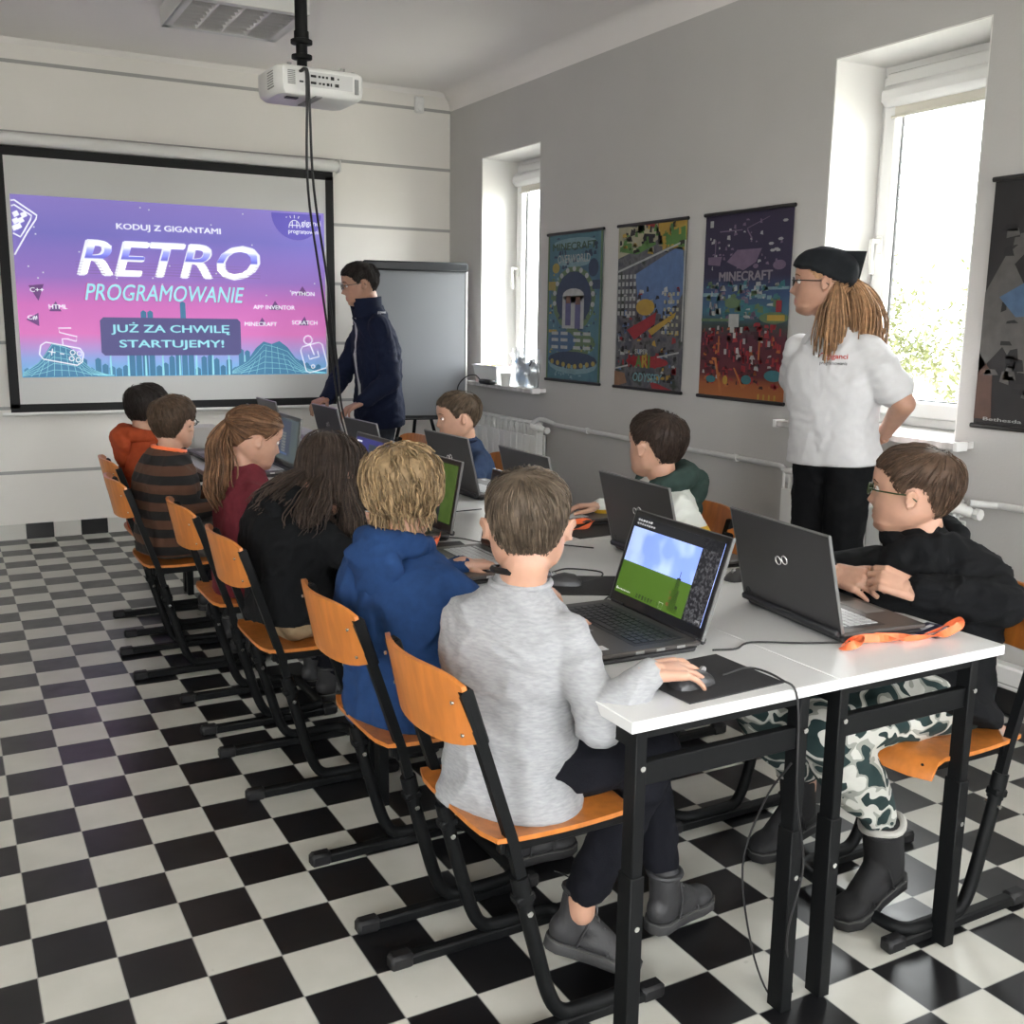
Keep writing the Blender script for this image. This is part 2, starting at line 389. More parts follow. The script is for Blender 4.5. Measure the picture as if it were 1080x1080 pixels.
def window(n, y0, y1, blind=True):
    """white plastic casement deep in the reveal of the right wall"""
    z0, z1 = .967, 2.456; X = XR+.285; mb = MB()
    fr = [(y0, y0+.05, z0+.0451, z1-.0451), (y1-.05, y1, z0+.0451, z1-.0451), (y0, y1, z0, z0+.045), (y0, y1, z1-.045, z1)]
    for a, b, c, d in fr: mb.box((X+.03, (a+b)/2, (c+d)/2), (.07, b-a, d-c), bev=.004)
    root = mb.build('window_%d' % n, pvc, None, True); struct(root)
    s = MB(); a0, a1, c0, c1 = y0+.042, y1-.042, z0+.038, z1-.038; w = .068
    for a, b, c, d in [(a0, a0+w, c0+w-.006, c1-w+.006), (a1-w, a1, c0+w-.006, c1-w+.006), (a0, a1, c0, c0+w), (a0, a1, c1-w, c1)]: s.box((X-.012, (a+b)/2, (c+d)/2), (.05, b-a, d-c), bev=.008)
    gk = mat('window_gasket', (.03, .03, .03), .6)
    for a, b, c, d in [(a0+w, a0+w+.005, c0+w, c1-w), (a1-w-.005, a1-w, c0+w, c1-w), (a0+w, a1-w, c0+w, c0+w+.005)]: s.box((X+.008, (a+b)/2, (c+d)/2), (.012, b-a, d-c), mi=1)
    s.build('sash', [pvc, gk], root)
    g = MB(); g.box((X+.014, (a0+a1)/2, (c0+c1)/2), (.004, a1-a0-2*w+.02, c1-c0-2*w+.02)); g.build('pane', glass, root, False)
    h = MB(); hy = a1-w/2; h.box((X-.042, hy, 1.72), (.012, .03, .075), bev=.004); h.cyl((X-.045, hy, 1.735), (X-.085, hy, 1.735), .009)
    h.tube(bez([(X-.085, hy, 1.74), (X-.09, hy, 1.70), (X-.082, hy, 1.63), (X-.08, hy, 1.60)], 3), [.010]*10, 10)
    h.build('window_handle', mat('handle_ivory', (.75, .74, .70), .35), root)
    if blind:
        b = MB(); b.box((X-.055, (a0+a1)/2, c1-.10), (.075, a1-a0-.02, .085), bev=.025); b.build('blind_cassette', pvc, root)
        f = MB(); f.box((X-.035, (a0+a1)/2, (2.235+c1-.12)/2), (.003, a1-a0-.07, c1-.12-2.235)); f.cyl((X-.036, a0+.045, 2.238), (X-.036, a1-.045, 2.238), .006)
        f.build('blind_fabric', mat('blind_cream_fabric', (.72, .69, .61), .9, bump=.2, bscale=500), root)
    return root
marble = mat('marble_sill_grey_veined', (.62, .61, .60), .25, var=.28, scale=7, stretch=(1, 3, 1))
def sill(y0, y1, label):
    r = thing('window_sill', label, 'window sill', (3.2, (y0+y1)/2, .94))
    mb = MB(); mb.box((3.325, (y0+y1)/2, .953), (.39, y1-y0, .026), bev=.003); mb.build('slab', marble, r, loc=r.location)
    for y in (y0, y1-0.0):
        e = MB(); e.box((3.155, y+(-.006 if y == y0 else .006), .953), (.06, .02, .034), bev=.003); e.build('end_cap', pvc, r, loc=r.location)

# ------------------------------------------------------------------ room fittings
def radiator(y0, y1, label, x=3.165):
    r = thing('radiator', label, 'radiator', (x, (y0+y1)/2, .14)); m = mat('radiator_white_enamel', (.72, .72, .70), .35); dk = mat('radiator_gap', (.16, .17, .17), .8)
    n = max(2, round((y1-y0)/.08)); w = (y1-y0)/n
    for i in range(n):
        y = y0+w*(i+.5); mb = MB()
        mb.box((x-.035, y, .43), (.012, w*.93, .50), bev=.005)      # front plate
        mb.box((x, y, .45), (.07, .012, .58), bev=.005)             # web
        mb.box((x+.035, y, .43), (.01, w*.8, .50), bev=.004)
        mb.box((x-.012, y, .755), (.06, w*.93, .02), bev=.008)
        mb.box((x-.032, y-w*.38, .71), (.014, w*.14, .10), bev=.004); mb.box((x-.032, y+w*.38, .71), (.014, w*.14, .10), bev=.004)
        mb.cyl((x, y-w/2, .72), (x, y+w/2, .72), .022); mb.cyl((x, y-w/2, .18), (x, y+w/2, .18), .022)
        mb.build('radiator_section', m, r, loc=r.location)
    v = MB(); s = y0-.02
    v.cyl((x, y0, .72), (x, y0-.06, .72), .016); v.tube([(x, y0-.03, .72), (x-.03, y0-.035, .735), (x-.09, y0-.01, .75)], [.018, .022, .020], 14)
    v.lathe((x, y0-.055, .72), [(.0, 0), (.021, 0), (.021, .02), (0, .02)], 8, ax=(0, -1, 0))
    v.build('thermostat_valve', m, r, loc=r.location)
    return r
def pipe(path, label):
    mb = MB(); mb.tube(bez(path, 4), .0125, 12)
    for y in (1.9, 1.45, 1.0, .6) if path[0][1] > 1 else (-.95, -1.2): mb.tube([(3.2, y-.012, .757), (3.2, y+.012, .757)], .018, 12); mb.cyl((3.2, y, .757), (3.235, y, .757), .006)
    o = mb.build('heating_pipe', mat('pipe_white_paint', (.60, .60, .59), .4), None); return tag(o, label, 'pipe')
def shape(mb, pts, y, mi, d=.0): pass
def screen():
    L = V(1.3, 3.8, .8)
    r = thing('projection_screen', 'large white pull-down projection screen with black border showing a purple slide', 'projection screen', L)
    y = 3.79; m_w = mat('screen_fabric', (.62, .62, .61), .8); bk = mat('screen_black_border', (.008, .008, .009), .8)
    mb = MB(); mb.box((1.31, y+.004, 1.565), (1.955, .003, 1.455)); mb.build('screen_fabric', m_w, r, loc=L)
    mb = MB()
    for c, d in [((1.31, 2.318), (2.055, .055)), ((1.31, .816), (2.055, .052)), ((.308, 1.565), (.055, 1.50)), ((2.312, 1.565), (.055, 1.50))]:
        mb.box((c[0], y+.002, c[1]), (d[0], .004, d[1]))
    mb.build('black_border', bk, r, loc=L)
    mb = MB(); mb.tube([(.22, y-.005, 2.385), (2.37, y-.005, 2.385)], .036, 18); mb.box((2.375, y, 2.385), (.02, .09, .085), bev=.01); mb.box((.215, y, 2.385), (.02, .09, .085), bev=.01); mb.box((2.34, y+.028, 2.40), (.03, .04, .05)); mb.build('roller_case', mat('case_white_metal', (.72, .72, .70), .35), r, loc=L)
    mb = MB(); mb.tube([(.235, y+.005, .782), (2.345, y+.005, .782)], .012, 12); mb.build('bottom_bar', mat('case_white_metal', (.72, .72, .70), .35), r, loc=L)
    # the projected slide
    E_ = .18
    sl = ramp_mat('projected_slide', [(0, (.14, .40, .62)), (.10, (.24, .32, .62)), (.24, (.60, .18, .46)), (.40, (.54, .16, .45)), (.56, (.27, .16, .47)), (.80, (.18, .16, .48)), (1, (.24, .19, .52))], kind='lin', scale=.94, axis=2, const=False, emit=E_, distort=-.20)
    x0, x1, z0, z1 = .358, 2.27, 1.003, 2.073; yy = y-.001
    mb = MB(); mb.box(((x0+x1)/2, yy+.0005, (z0+z1)/2), (x1-x0, .001, z1-z0))
    sd = mb.build('projected_slide', sl, r, False, loc=L)
    wh = glow('slide_white', (.9, .92, 1), .26); cy = glow('slide_cyan', (.34, .78, .88), .26); nv = glow('slide_navy', (.16, .15, .40), .12)
    blu = glow('slide_blue', (.10, .33, .58), .12); pur = glow('slide_violet_glow', (.20, .16, .75), .14); tri = glow('slide_dark_triangle', (.26, .10, .36), .12); pk = glow('slide_pink', (.85, .18, .55), .14)
    U, W = (1, 0, 0), (0, 0, 1)
    pic = MB(); pm = []
    def flat(polys, m, name, dy):
        if m not in pm: pm.append(m)
        for p in polys: pic.prism(p, (0, yy-dy, 0), U, W, (0, -.0004, 0), mi=pm.index(m))
    def line(paths, m, name, dy, w=.006, closed=False):
        if m not in pm: pm.append(m)
        mb = MB()
        for p in paths: mb.tube([(a, yy-dy, b) for a, b in p], w, 4, closed=closed)
        v = np.concatenate(mb.v); v[:, 1] = yy-dy+(v[:, 1]-(yy-dy))*.06; pic.add(v, mb.f, pm.index(m))
    # city skyline and wire hills
    rnd = random.Random(4); city = []
    for i in range(46):
        a = .37+i*.0405; h = rnd.uniform(.03, .17)*(1 if .75 < a < 1.75 else .75); 
        if abs(a-1.30) < .03: h = .46
        if abs(a-1.08) < .03: h = .40
        city.append([(a, z0+.002), (a+.034, z0+.002), (a+.034, z0+h), (a+.017, z0+h+.012), (a, z0+h)])
    flat(city, blu, 'city_skyline', .001)
    flat([[(a, z0+.003), (a+.012, z0+.003), (a+.010, z0+.13), (a+.002, z0+.13)] for a in [.86+.105*k for k in range(9)]], cy, 'light_beams', .0016)
    hl = [[(.362, z0+.003)]+[(.362+.52*t/12, z0+.01+.20*math.exp(-((t-5)/3.2)**2)*(1+.1*math.sin(t*2))) for t in range(13)]+[(.88, z0+.003)]]
    hr = [[(1.62, z0+.003)]+[(1.62+.645*t/12, z0+.01+.21*math.exp(-((t-5)/3.4)**2)*(1+.12*math.sin(t*2+1))+.02*t/12) for t in range(13)]+[(2.266, z0+.003)]]
    flat(hl+hr, blu, 'hills', .002)
    gl = []
    for a0, w, c in ((.362, .52, 5), (1.62, .645, 5)):
        for q in range(1, 6):
            gl.append([(a0+w*t/12, z0+.006+(.20*math.exp(-((t-c)/3.3)**2)*(1+.1*math.sin(t*2)))*q/5.2) for t in range(13)])
        for t in range(1, 12): gl.append([(a0+w*t/12, z0+.006), (a0+w*(t/12*.7+c/12*.3), z0+.01+.19*math.exp(-((t-c)/3.3)**2))])
    line(gl, cy, 'hill_grid', .0026, .0018)
    flat([[(2.08+.17*math.cos(t*PI/20), 2.06+.17*math.sin(-t*PI/20)*1.0) for t in range(21)]], pur, 'moon_glow', .001)
    rb = lambda a, b, c, d, q=.02: [(a+q, c), (b-q, c), (b, c+q), (b, d-q), (b-q, d), (a+q, d), (a, d-q), (a, c+q)]
    flat([rb(.815, 1.684, 1.133, 1.368)], nv, 'message_box', .003)
    flat([[(a, b), (a+.085, b+.01), (a+.05, b-.09)] for a, b in [(.425, 1.55)]]+[[(.40, 1.35), (.47, 1.39), (.47, 1.31)], [(.53, 1.40), (.60, 1.40), (.57, 1.46)], [(2.07, 1.53), (2.15, 1.53), (2.11, 1.59)], [(2.08, 1.33), (2.15, 1.33), (2.12, 1.39)], [(1.80, 1.33), (1.86, 1.33), (1.83, 1.38)], [(1.88, 1.43), (1.96, 1.43), (1.92, 1.49)]], tri, 'small_triangles', .0012)
    flat([[(a-.004, b-.004), (a+.004, b-.004), (a+.004, b+.004), (a-.004, b+.004)] for a, b in [(rnd.uniform(.4, 2.2), rnd.uniform(1.5, 2.06)) for _ in range(28)]], wh, 'stars', .001)
    T = lambda s, a, b, z, h, m, nm, **k: text(s, 1, ((a+b)/2, yy-.0035, z), U, W, m, sd, width=b-a, h=h, base=L, name=nm, lift=.0004, **k)
    T('KODUJ Z GIGANTAMI', .94, 1.577, 1.892, .046, wh, 'heading_lettering', bold=.022)
    # italic chrome word with speed lines
    rt = ramp_mat('retro_chrome_letters', [(0, (.9, .9, .8)), (.42, (.95, .95, .85)), (.5, (.12, .12, .50)), (.72, (.30, .33, .85)), (.86, (.9, .93, 1))], kind='lin', scale=4.6, axis=2, const=False, emit=.3, distort=-.818*4.6)
    T('RETRO', .698, 1.826, 1.615, .222, wh, 'retro_outline_lettering', bold=.028, shear=.25)
    t = T('RETRO', .718, 1.808, 1.625, .202, rt, 'retro_lettering', bold=.010, shear=.25); t.location.y -= .0006
    mb = MB()
    for k in range(5): mb.box((1.26, yy-.0047, 1.632+k*.017), (1.13-.0*k, .0003, .0035-.0004*k))
    mb.build('speed_lines', glow('slide_line_violet', (.42, .26, .62), .14), sd, False, loc=L)
    T('PROGRAMOWANIE', .730, 1.722, 1.466, .110, pk, 'subtitle_glow_lettering', bold=.035, shear=.25)
    t = T('PROGRAMOWANIE', .737, 1.716, 1.470, .102, cy, 'subtitle_lettering', bold=.012, shear=.25); t.location.y -= .0006
    T('JUŻ ZA CHWILĘ', .877, 1.613, 1.262, .078, cy, 'message_lettering', bold=.02)
    T('STARTUJEMY!', .922, 1.572, 1.168, .062, cy, 'message_lettering', bold=.02)
    for s, a, b, z in [('C++', .431, .508, 1.512), ('HTML', .529, .634, 1.414), ('C#', .408, .463, 1.348), ('PYTHON', 2.034, 2.192, 1.527), ('APP INVENTOR', 1.772, 2.054, 1.433), ('MINECRAFT', 1.711, 1.928, 1.323), ('SCRATCH', 2.031, 2.208, 1.335)]:
        T(s, a, b, z, .027, wh, 'topic_lettering', bold=.02)
    T('giganci', 2.11, 2.245, 1.975, .045, wh, 'logo_lettering', bold=.01); T('programowania', 2.022, 2.247, 1.925, .034, wh, 'logo_lettering', bold=.01)
    arc = [(2.065+.038*math.cos(t*PI/8), 1.968+.05*math.sin(t*PI/8)) for t in range(9)]
    line([arc+[(2.027, 1.968)], [(2.03, 1.985), (2.10, 1.985)], [(2.05, 1.968), (2.05, 2.01)], [(2.08, 1.968), (2.08, 2.01)], [(2.04, 2.03), (2.035, 2.045)], [(2.065, 2.03), (2.065, 2.05)], [(2.09, 2.03), (2.097, 2.045)]], wh, 'logo_icon', .003, .0035)
    # game pad, joystick and block game icons
    c_, s_ = math.cos(-.2), math.sin(-.2); P = lambda a, b: (.585+a*c_-b*s_, 1.145+a*s_+b*c_)
    pad = [[P(*q) for q in rb(-.122, .122, -.052, .052, .025)]]
    line(pad, wh, 'gamepad_icon', .004, .005, True)
    line([[P(-.075, 0), P(-.035, 0)], [P(-.055, -.02), P(-.055, .02)], [P(-.01, 0), P(.015, 0)]]+[[P(.06+.014*math.cos(k*PI/4)+dx, dz+.014*math.sin(k*PI/4)) for k in range(9)] for dx in (0, .038) for dz in (-.018, .02)]+[[P(.0, .052), P(-.01, .09), P(.02, .095), P(.07, .09), P(.07, .12), P(-.03, .125), P(-.04, .15), P(.03, .165)]], wh, 'gamepad_icon', .004, .004)
    J = lambda a, b: (2.172+a*.95-b*.25, 1.13+a*.25+b*.95)
    line([[J(*q) for q in rb(-.075, .085, -.11, .075, .02)], [J(-.005+.03*math.cos(k*PI/5), .11+.03*math.sin(k*PI/5)) for k in range(10)], [J(.012*math.cos(k*PI/5)-.02, -.075+.012*math.sin(k*PI/5)) for k in range(10)]], wh, 'joystick_icon', .004, .0045, True)
    line([[J(0, .08), J(.01, .0)], [J(-.03, .01), J(-.03, -.02), J(.04, -.02), J(.04, .02)]], wh, 'joystick_icon', .004, .005)
    line([[(.362, 2.035), (.38, 2.04), (.497, 1.958), (.49, 1.935), (.44, 1.86), (.362, 1.725)], [(.362, 2.005), (.378, 2.012), (.468, 1.955), (.46, 1.93), (.42, 1.86), (.40, 1.83), (.362, 1.85)]], wh, 'block_game_icon', .004, .006)
    flat([[(a, b), (a+.028, b+.016), (a+.016, b+.042), (a-.012, b+.026)] for a, b in [(.385, 1.87), (.40, 1.905), (.372, 1.90), (.418, 1.937), (.375, 1.94), (.367, 1.862)]], wh, 'block_game_icon', .004)
    pic.build('slide_picture', pm, sd, False, loc=L)
    return r
def poster(y0, y1, label, art, zb=1.03, zt=1.893):
    """hanging scroll poster; art(flat, letters) adds the print"""
    yc = (y0+y1)/2; L = V(3.22, yc, zb); r = thing('wall_poster', label, 'poster', L)
    x = 3.222; w = y1-y0
    pic = MB(); pm = []
    def add(polys, m, nm, dx):
        if m not in pm: pm.append(m)
        for p in polys: pic.prism([(a, b) for a, b in p], (x-dx, y1, zb), (0, -w, 0), (0, 0, zt-zb), (-.0004, 0, 0), mi=pm.index(m))
    sheetm = art('base')
    mb = MB(); mb.box((x+.001, yc, (zb+zt)/2), (.002, w, zt-zb)); sheet = mb.build('printed_sheet', sheetm, r, False, loc=L)
    rod = mat('poster_rod_black', (.012, .012, .012), .4); 
    for z in (zt, zb):
        m2 = MB(); m2.cyl((x-.002, y0-.008, z), (x-.002, y1+.008, z), .009, 10); m2.build('hanging_rod', rod, r, loc=L)
    art('print', add, lambda s, a, b, v, h, m, **k: text(s, 1, (x-.004, y1-(a+b)/2*w, zb+v*(zt-zb)), (0, -1, 0), (0, 0, 1), m, sheet, width=(b-a)*w, h=h*(zt-zb), base=L, lift=.0006, **k))
    pic.build('printed_picture', pm, sheet, False, loc=L)
    return r
def col(n, c, r=.6): return mat(n, tuple(q*.52 for q in c), r, var=.12, scale=25)
def circ(cx, cy, rx_, ry_=None, n=14, a0=0, a1=2*PI): ry_ = ry_ or rx_*.5; return [(cx+rx_*math.cos(a0+(a1-a0)*t/n), cy+ry_*math.sin(a0+(a1-a0)*t/n)) for t in range(n+(a1-a0 < 6.2))]
def rect(a, b, c, d): return [(a, c), (b, c), (b, d), (a, d)]
def posters():
    rnd = random.Random(9)
    def specks(n, x0, x1, y0, y1, s):
        o = []
        for _ in range(n):
            a, b, w, h = rnd.uniform(x0, x1), rnd.uniform(y0, y1), s*rnd.uniform(.4, 1.5), s*rnd.uniform(.2, .7)
            o.append([(a, b), (a+w, b+rnd.uniform(-.3, .3)*h), (a+w*rnd.uniform(.6, 1), b+h), (a+rnd.uniform(0, .3)*w, b+h*rnd.uniform(.6, 1.2))])
        return o
    def A(mode, add=None, tx=None):
        if mode == 'base': return ramp_mat('blue_infographic_print', [(0, (.03, .065, .10)), (.35, (.045, .095, .15)), (.5, (.065, .15, .19)), (.7, (.055, .125, .17))], scale=7, const=False, stretch=(1, 1, .6))
        lt, gn, yl, nv, wt, br = col('print_pale_blue', (.28, .46, .52)), col('print_moss_green', (.16, .26, .12)), col('print_ochre', (.55, .42, .10)), col('print_navy', (.04, .07, .14)), col('print_white', (.6, .62, .6)), col('print_brown', (.25, .13, .08))
        add([rect(0, .03, 0, 1), rect(.97, 1, 0, 1)], gn, 'side_stripe', .0012)
        add([circ(.5, .56, .40, .22)], gn, 'outer_ring', .0012); add([circ(.5, .56, .33, .185)], nv, 'inner_ring', .0016)
        add([circ(.5, .93, .40, .035), circ(.5, .80, .30, .03)], lt, 'title_panel', .0012)
        add([rect(.30, .70, .36, .58)+[], circ(.5, .58, .20, .05)], wt, 'centre_arch', .002)
        add([rect(.36, .46, .38, .56), rect(.54, .64, .36, .54)], col('print_soft_violet', (.16, .16, .34)), 'arch_blocks', .0024)
        add([rect(.37, .45, .53, .58), rect(.55, .63, .52, .57)], br, 'arch_blocks', .0026)
        add([circ(.5+.36*math.cos(t), .56+.20*math.sin(t), .035, .018, 8) for t in [k*PI/9-.2 for k in range(11)]], wt, 'ring_badges', .002)
        add([circ(.16, .77, .07, .035), rect(.02, .16, .62, .68), rect(.04, .2, .33, .35)], yl, 'side_badges', .0014)
        add([rect(.84, .98, .62, .68), circ(.85, .76, .09, .06)], nv, 'side_badges', .0014)
        add([circ(.5, .26, .42, .09)], gn, 'lower_field', .0012); add([circ(.30, .27, .26, .075)], col('print_mid_blue', (.08, .18, .34)), 'lower_field', .0014)
        add([rect(a, a+.13, b, b+.022) for a in (.1, .28, .52, .70) for b in (.22, .27, .315)], wt, 'caption_tags', .0018)
        add([circ(.5, .12, .46, .07), ], lt, 'bottom_scroll', .0018); add([circ(.5, .145, .46, .06)], nv, 'bottom_scroll', .0020)
        add([circ(.12+.11*k, .10+.03*abs(k-3.5)/3.5, .035, .018, 8) for k in range(8)], yl, 'bottom_badges', .0024)
        for m_, k in ((lt, 40), (nv, 40), (gn, 30), (yl, 14)): add(specks(k, .03, .9, .18, .72, .035), m_, '', .0013)
        add(specks(26, .04, .9, .74, .97, .05), nv, '', .0013); add(specks(20, .1, .85, .02, .10, .04), lt, '', .0022)
        tx('MINECRAFT', .10, .90, .885, .05, col('print_deep_green', (.07, .14, .08)), bold=.03); tx('OVERWORLD', .2, .8, .80, .055, wt, bold=.01)
    poster(1.825, 2.42, 'blue and green infographic poster with OVERWORLD lettering, nearest the far window', A)
    def B(mode, add=None, tx=None):
        if mode == 'base': return ramp_mat('city_collage_print', [(0, (.02, .02, .025)), (.40, (.05, .055, .07)), (.55, (.10, .10, .11)), (.68, (.03, .04, .03))], scale=14, const=False)
        rd, wt, sk, yl, gn, bk, cr = col('print_red', (.45, .03, .04)), col('print_white', (.6, .62, .6)), col('print_sky', (.14, .25, .50)), col('print_gold', (.65, .42, .06)), col('print_leaf', (.12, .30, .06)), col('print_black', (.012, .012, .014)), col('print_cream', (.55, .53, .36))
        add([[(0, .80), (0, 1), (.6, .96), (.62, .90)]], cr, 'collage_panel', .0012); add([[(.05, .84), (.1, .92), (.30, .86), (.5, .93), (.58, .87), (.3, .82)]], gn, 'collage_panel', .0016)
        add([[(.08, .93), (.14, .97), (.17, .92)], [(.35, .88), (.4, .94), (.56, .93), (.55, .88)]], bk, 'collage_panel', .0018)
        add([[(.62, .86), (.60, 1), (1, 1), (1, .82)]], yl, 'collage_panel', .0012); add([[(.7, .85), (.72, .93), (.98, .96), (1, .84)]], gn, 'collage_panel', .0016)
        add([[(.3, 1), (.6, .965), (.6, 1)]], rd, 'collage_panel', .0018)
        add([[(.28, .70), (.95, .86), (1, .60), (.82, .44), (.35, .50)]], sk, 'sky_panel', .0012)
        add([rect(.02+.06*i, .055+.06*i, b, b+.025) for i in range(5) for b in [.45+.045*k for k in range(6)]], wt, 'building_windows', .0016)
        add([rect(.72+.06*i, .75+.06*i, b, b+.02) for i in range(4) for b in [.34+.045*k for k in range(6)]], cr, 'building_windows', .0016)
        add([[(.18, .36), (.62, .47), (.60, .40), (.30, .30)]], rd, 'red_swoosh', .002)
        add([circ(.45, .50, .14, .05)], yl, 'gold_burst', .0022); add([[(.5, .36), (.9, .47), (.88, .44), (.56, .33)]], yl, 'gold_burst', .0022)
        add([[(.0, .725), (.92, .87), (.92, .858), (.0, .712)], [(.98, .88), (1, .88), (1, .30), (.98, .30)], [(.0, .12), (.25, .15), (.25, .14), (.0, .11)], [(.0, .12), (.015, .12), (.015, .70), (0, .70)], [(.6, .20), (.96, .24), (.96, .23), (.6, .19)]], wt, 'panel_borders', .0026)
        add([circ(.5, .17, .32, .035), [(.6, .0), (.55, .06), (.95, .0)]], rd, 'title_band', .0024)
        add([[(.0, .0), (.2, .03), (.16, .09), (.0, .10)]], col('print_tan', (.4, .22, .12)), 'collage_panel', .0012)
        for m_, k in ((bk, 70), (wt, 34), (rd, 16), (yl, 18), (sk, 26)): add(specks(k, .02, .9, .05, .60, .05), m_, '', .0015)
        for m_, k in ((gn, 20), (yl, 16), (bk, 20), (cr, 20)): add(specks(k, .02, .92, .82, .97, .06), m_, '', .0019)
        tx('SUPER', .32, .52, .215, .03, wt, bold=.03)
        for s, a, m in (('M', .22, rd), ('A', .335, gn), ('R', .43, yl), ('I', .525, gn), ('O', .58, rd)): tx(s, a, a+(.03 if s == 'I' else .10), .13, .08, m, bold=.05)
        tx('ODYSSEY', .30, .74, .045, .055, col('print_aqua', (.25, .5, .55)), bold=.03, shear=.15)
    poster(1.075, 1.67, 'multicoloured city collage poster with ODYSSEY lettering, middle of three', B)
    def D(mode, add=None, tx=None):
        if mode == 'base': return ramp_mat('purple_to_red_print', [(0, (.32, .11, .03)), (.08, (.27, .08, .025)), (.13, (.09, .016, .022)), (.33, (.07, .013, .026)), (.40, (.03, .05, .045)), (.47, (.04, .11, .17)), (.56, (.03, .065, .15)), (.66, (.022, .019, .05)), (1, (.022, .016, .042))], kind='lin', scale=1/.863, axis=2, const=False)
        wt, pu, gr, yl, rd, tl, og = col('print_white', (.6, .62, .6)), col('print_dusty_violet', (.24, .17, .27)), col('print_moss_green', (.16, .26, .12)), col('print_gold', (.65, .42, .06)), col('print_red', (.45, .03, .04)), col('print_teal', (.06, .26, .30)), col('print_orange', (.62, .20, .05))
        add([[(.28, .74), (.40, .80), (.68, .80), (.62, .73), (.48, .69)]], pu, 'floating_island', .0014)
        add([[(.05, .73), (.05, .77), (.22, .77), (.20, .72)], rect(.13, .14, .77, .86)], pu, 'floating_island', .0014)
        add([[(.5, .91), (.75, .96), (.75, .957), (.5, .905)], rect(.18, .45, .90, .906), [(.5, .90), (.56, .85), (.57, .855), (.51, .905)]], pu, 'white_beams', .0016)
        add([circ(a, b, .03, .008, 6) for a, b in [(.78, .82), (.84, .79), (.88, .84), (.92, .93), (.80, .785)]], wt, 'white_specks', .0016)
        add([circ(.88, .71, .07, .025), circ(.62, .71, .03, .012)], pu, 'floating_island', .0014)
        add([rect(.0, .25, .555, .575), rect(.74, 1, .585, .60)]+[rect(a, a+.05, b, b+.02) for a, b in [(rnd.uniform(.2, .8), rnd.uniform(.52, .62)) for _ in range(16)]], col('print_pale_blue', (.28, .46, .52)), 'cloud_bars', .0014)
        add([circ(.37, .52, .09, .03), rect(.0, .45, .42, .435), circ(.85, .44, .16, .03)], gr, 'green_land', .0016); add([circ(.64, .45, .2, .06, 10, 0, PI)], tl, 'green_land', .0014)
        add([rect(.78, .97, .425, .455)], yl, 'yellow_band', .002); add([rect(.87, .93, .47, .53)], rd, 'doorway', .0018)
        add([rect(.34, .46, .39, .46), rect(.36, .41, .36, .39)], wt, 'pale_tower', .002)
        add([rect(a, a+.02, b, b+.04) for a, b in [(rnd.uniform(.05, .95), rnd.uniform(.15, .37)) for _ in range(34)]], rd, 'cave_columns', .0014)
        add([rect(a, a+.03, b, b+.03) for a, b in [(.40, .33), (.52, .30), (.8, .29), (.48, .36), (.3, .24), (.6, .26)]], wt, 'cave_lights', .0018)
        add([[(.18, .22), (.21, .22), (.30, .02), (.27, .02)], [(.42, .17), (.44, .17), (.56, .06), (.53, .06)], rect(.22, .24, .25, .34), rect(.70, .72, .22, .32)], og, 'orange_streaks', .0018)
        add([circ(.15, .10, .06, .02), circ(.58, .11, .06, .025), circ(.88, .14, .1, .03)], tl, 'teal_mounds', .0018)
        add([circ(.33, .10, .03, .025)]+[rect(a, a+.02, .0, .04) for a in (.72, .78, .84, .9)], yl, 'yellow_flames', .002)
        for m_, k in ((pu, 30), (wt, 16)): add(specks(k, .04, .9, .68, .96, .03), m_, '', .0013)
        for m_, k in ((tl, 30), (gr, 26), (wt, 30), (pu, 20)): add(specks(k, .02, .92, .42, .62, .05), m_, '', .0015)
        for m_, k in ((rd, 60), (col('print_dark_wine', (.06, .012, .018)), 70), (og, 26), (wt, 16)): add(specks(k, .02, .92, .06, .40, .045), m_, '', .0015)
        tx('MINECRAFT', .20, .82, .635, .052, col('print_silver', (.36, .33, .38)), bold=.04)
        add([rect(.06, .10, .93, .965)], wt, 'rating_mark', .0016)
    poster(.335, .93, 'tall dark purple to red game poster with MINECRAFT lettering beside the standing man', D)
    def F(mode, add=None, tx=None):
        if mode == 'base': return ramp_mat('dark_rock_print', [(0, (.008, .007, .008)), (.5, (.018, .017, .018)), (.7, (.010, .010, .011))], scale=4, const=False)
        gy, bl, cr, bk, br = col('print_rock_grey', (.15, .145, .14)), col('print_steel_blue', (.10, .19, .34)), col('print_cream', (.55, .53, .36)), col('print_black', (.012, .012, .014)), col('print_rust', (.14, .07, .05))
        add([[(.0, .22), (.0, .55), (.12, .70), (.38, .83), (.8, .86), (1, .80), (1, .2), (.6, .25), (.3, .20), (.15, .33)]], gy, 'rock_field', .0014)
        add([[(.28, .55), (.18, .66), (.3, .74), (.7, .75), (.9, .66), (.9, .45), (.5, .40)]], bk, 'dark_opening', .0018)
        add([[(.22, .45), (.1, .53), (.3, .60), (.75, .58), (.8, .50), (.5, .46)], [(.40, .20), (.34, .36), (.8, .38), (.9, .22), (.72, .15)]], bl, 'blue_field', .0022)
        add([rect(.34, .8, .385, .425)], cr, 'cream_band', .0026); add([[(.0, .03), (.0, .30), (.1, .22), (.12, .03)]], br, 'rust_edge', .0014)
        for m_, k in ((gy, 40), (bk, 40)): add(specks(k, .02, .9, .12, .84, .07), m_, '', .0016)
        tx('Bethesda', .07, .33, .025, .014, col('print_white', (.6, .62, .6)), bold=.02)
    poster(-1.25, -.655, 'dark rock print poster right of the near window, cut by the photo edge', F)
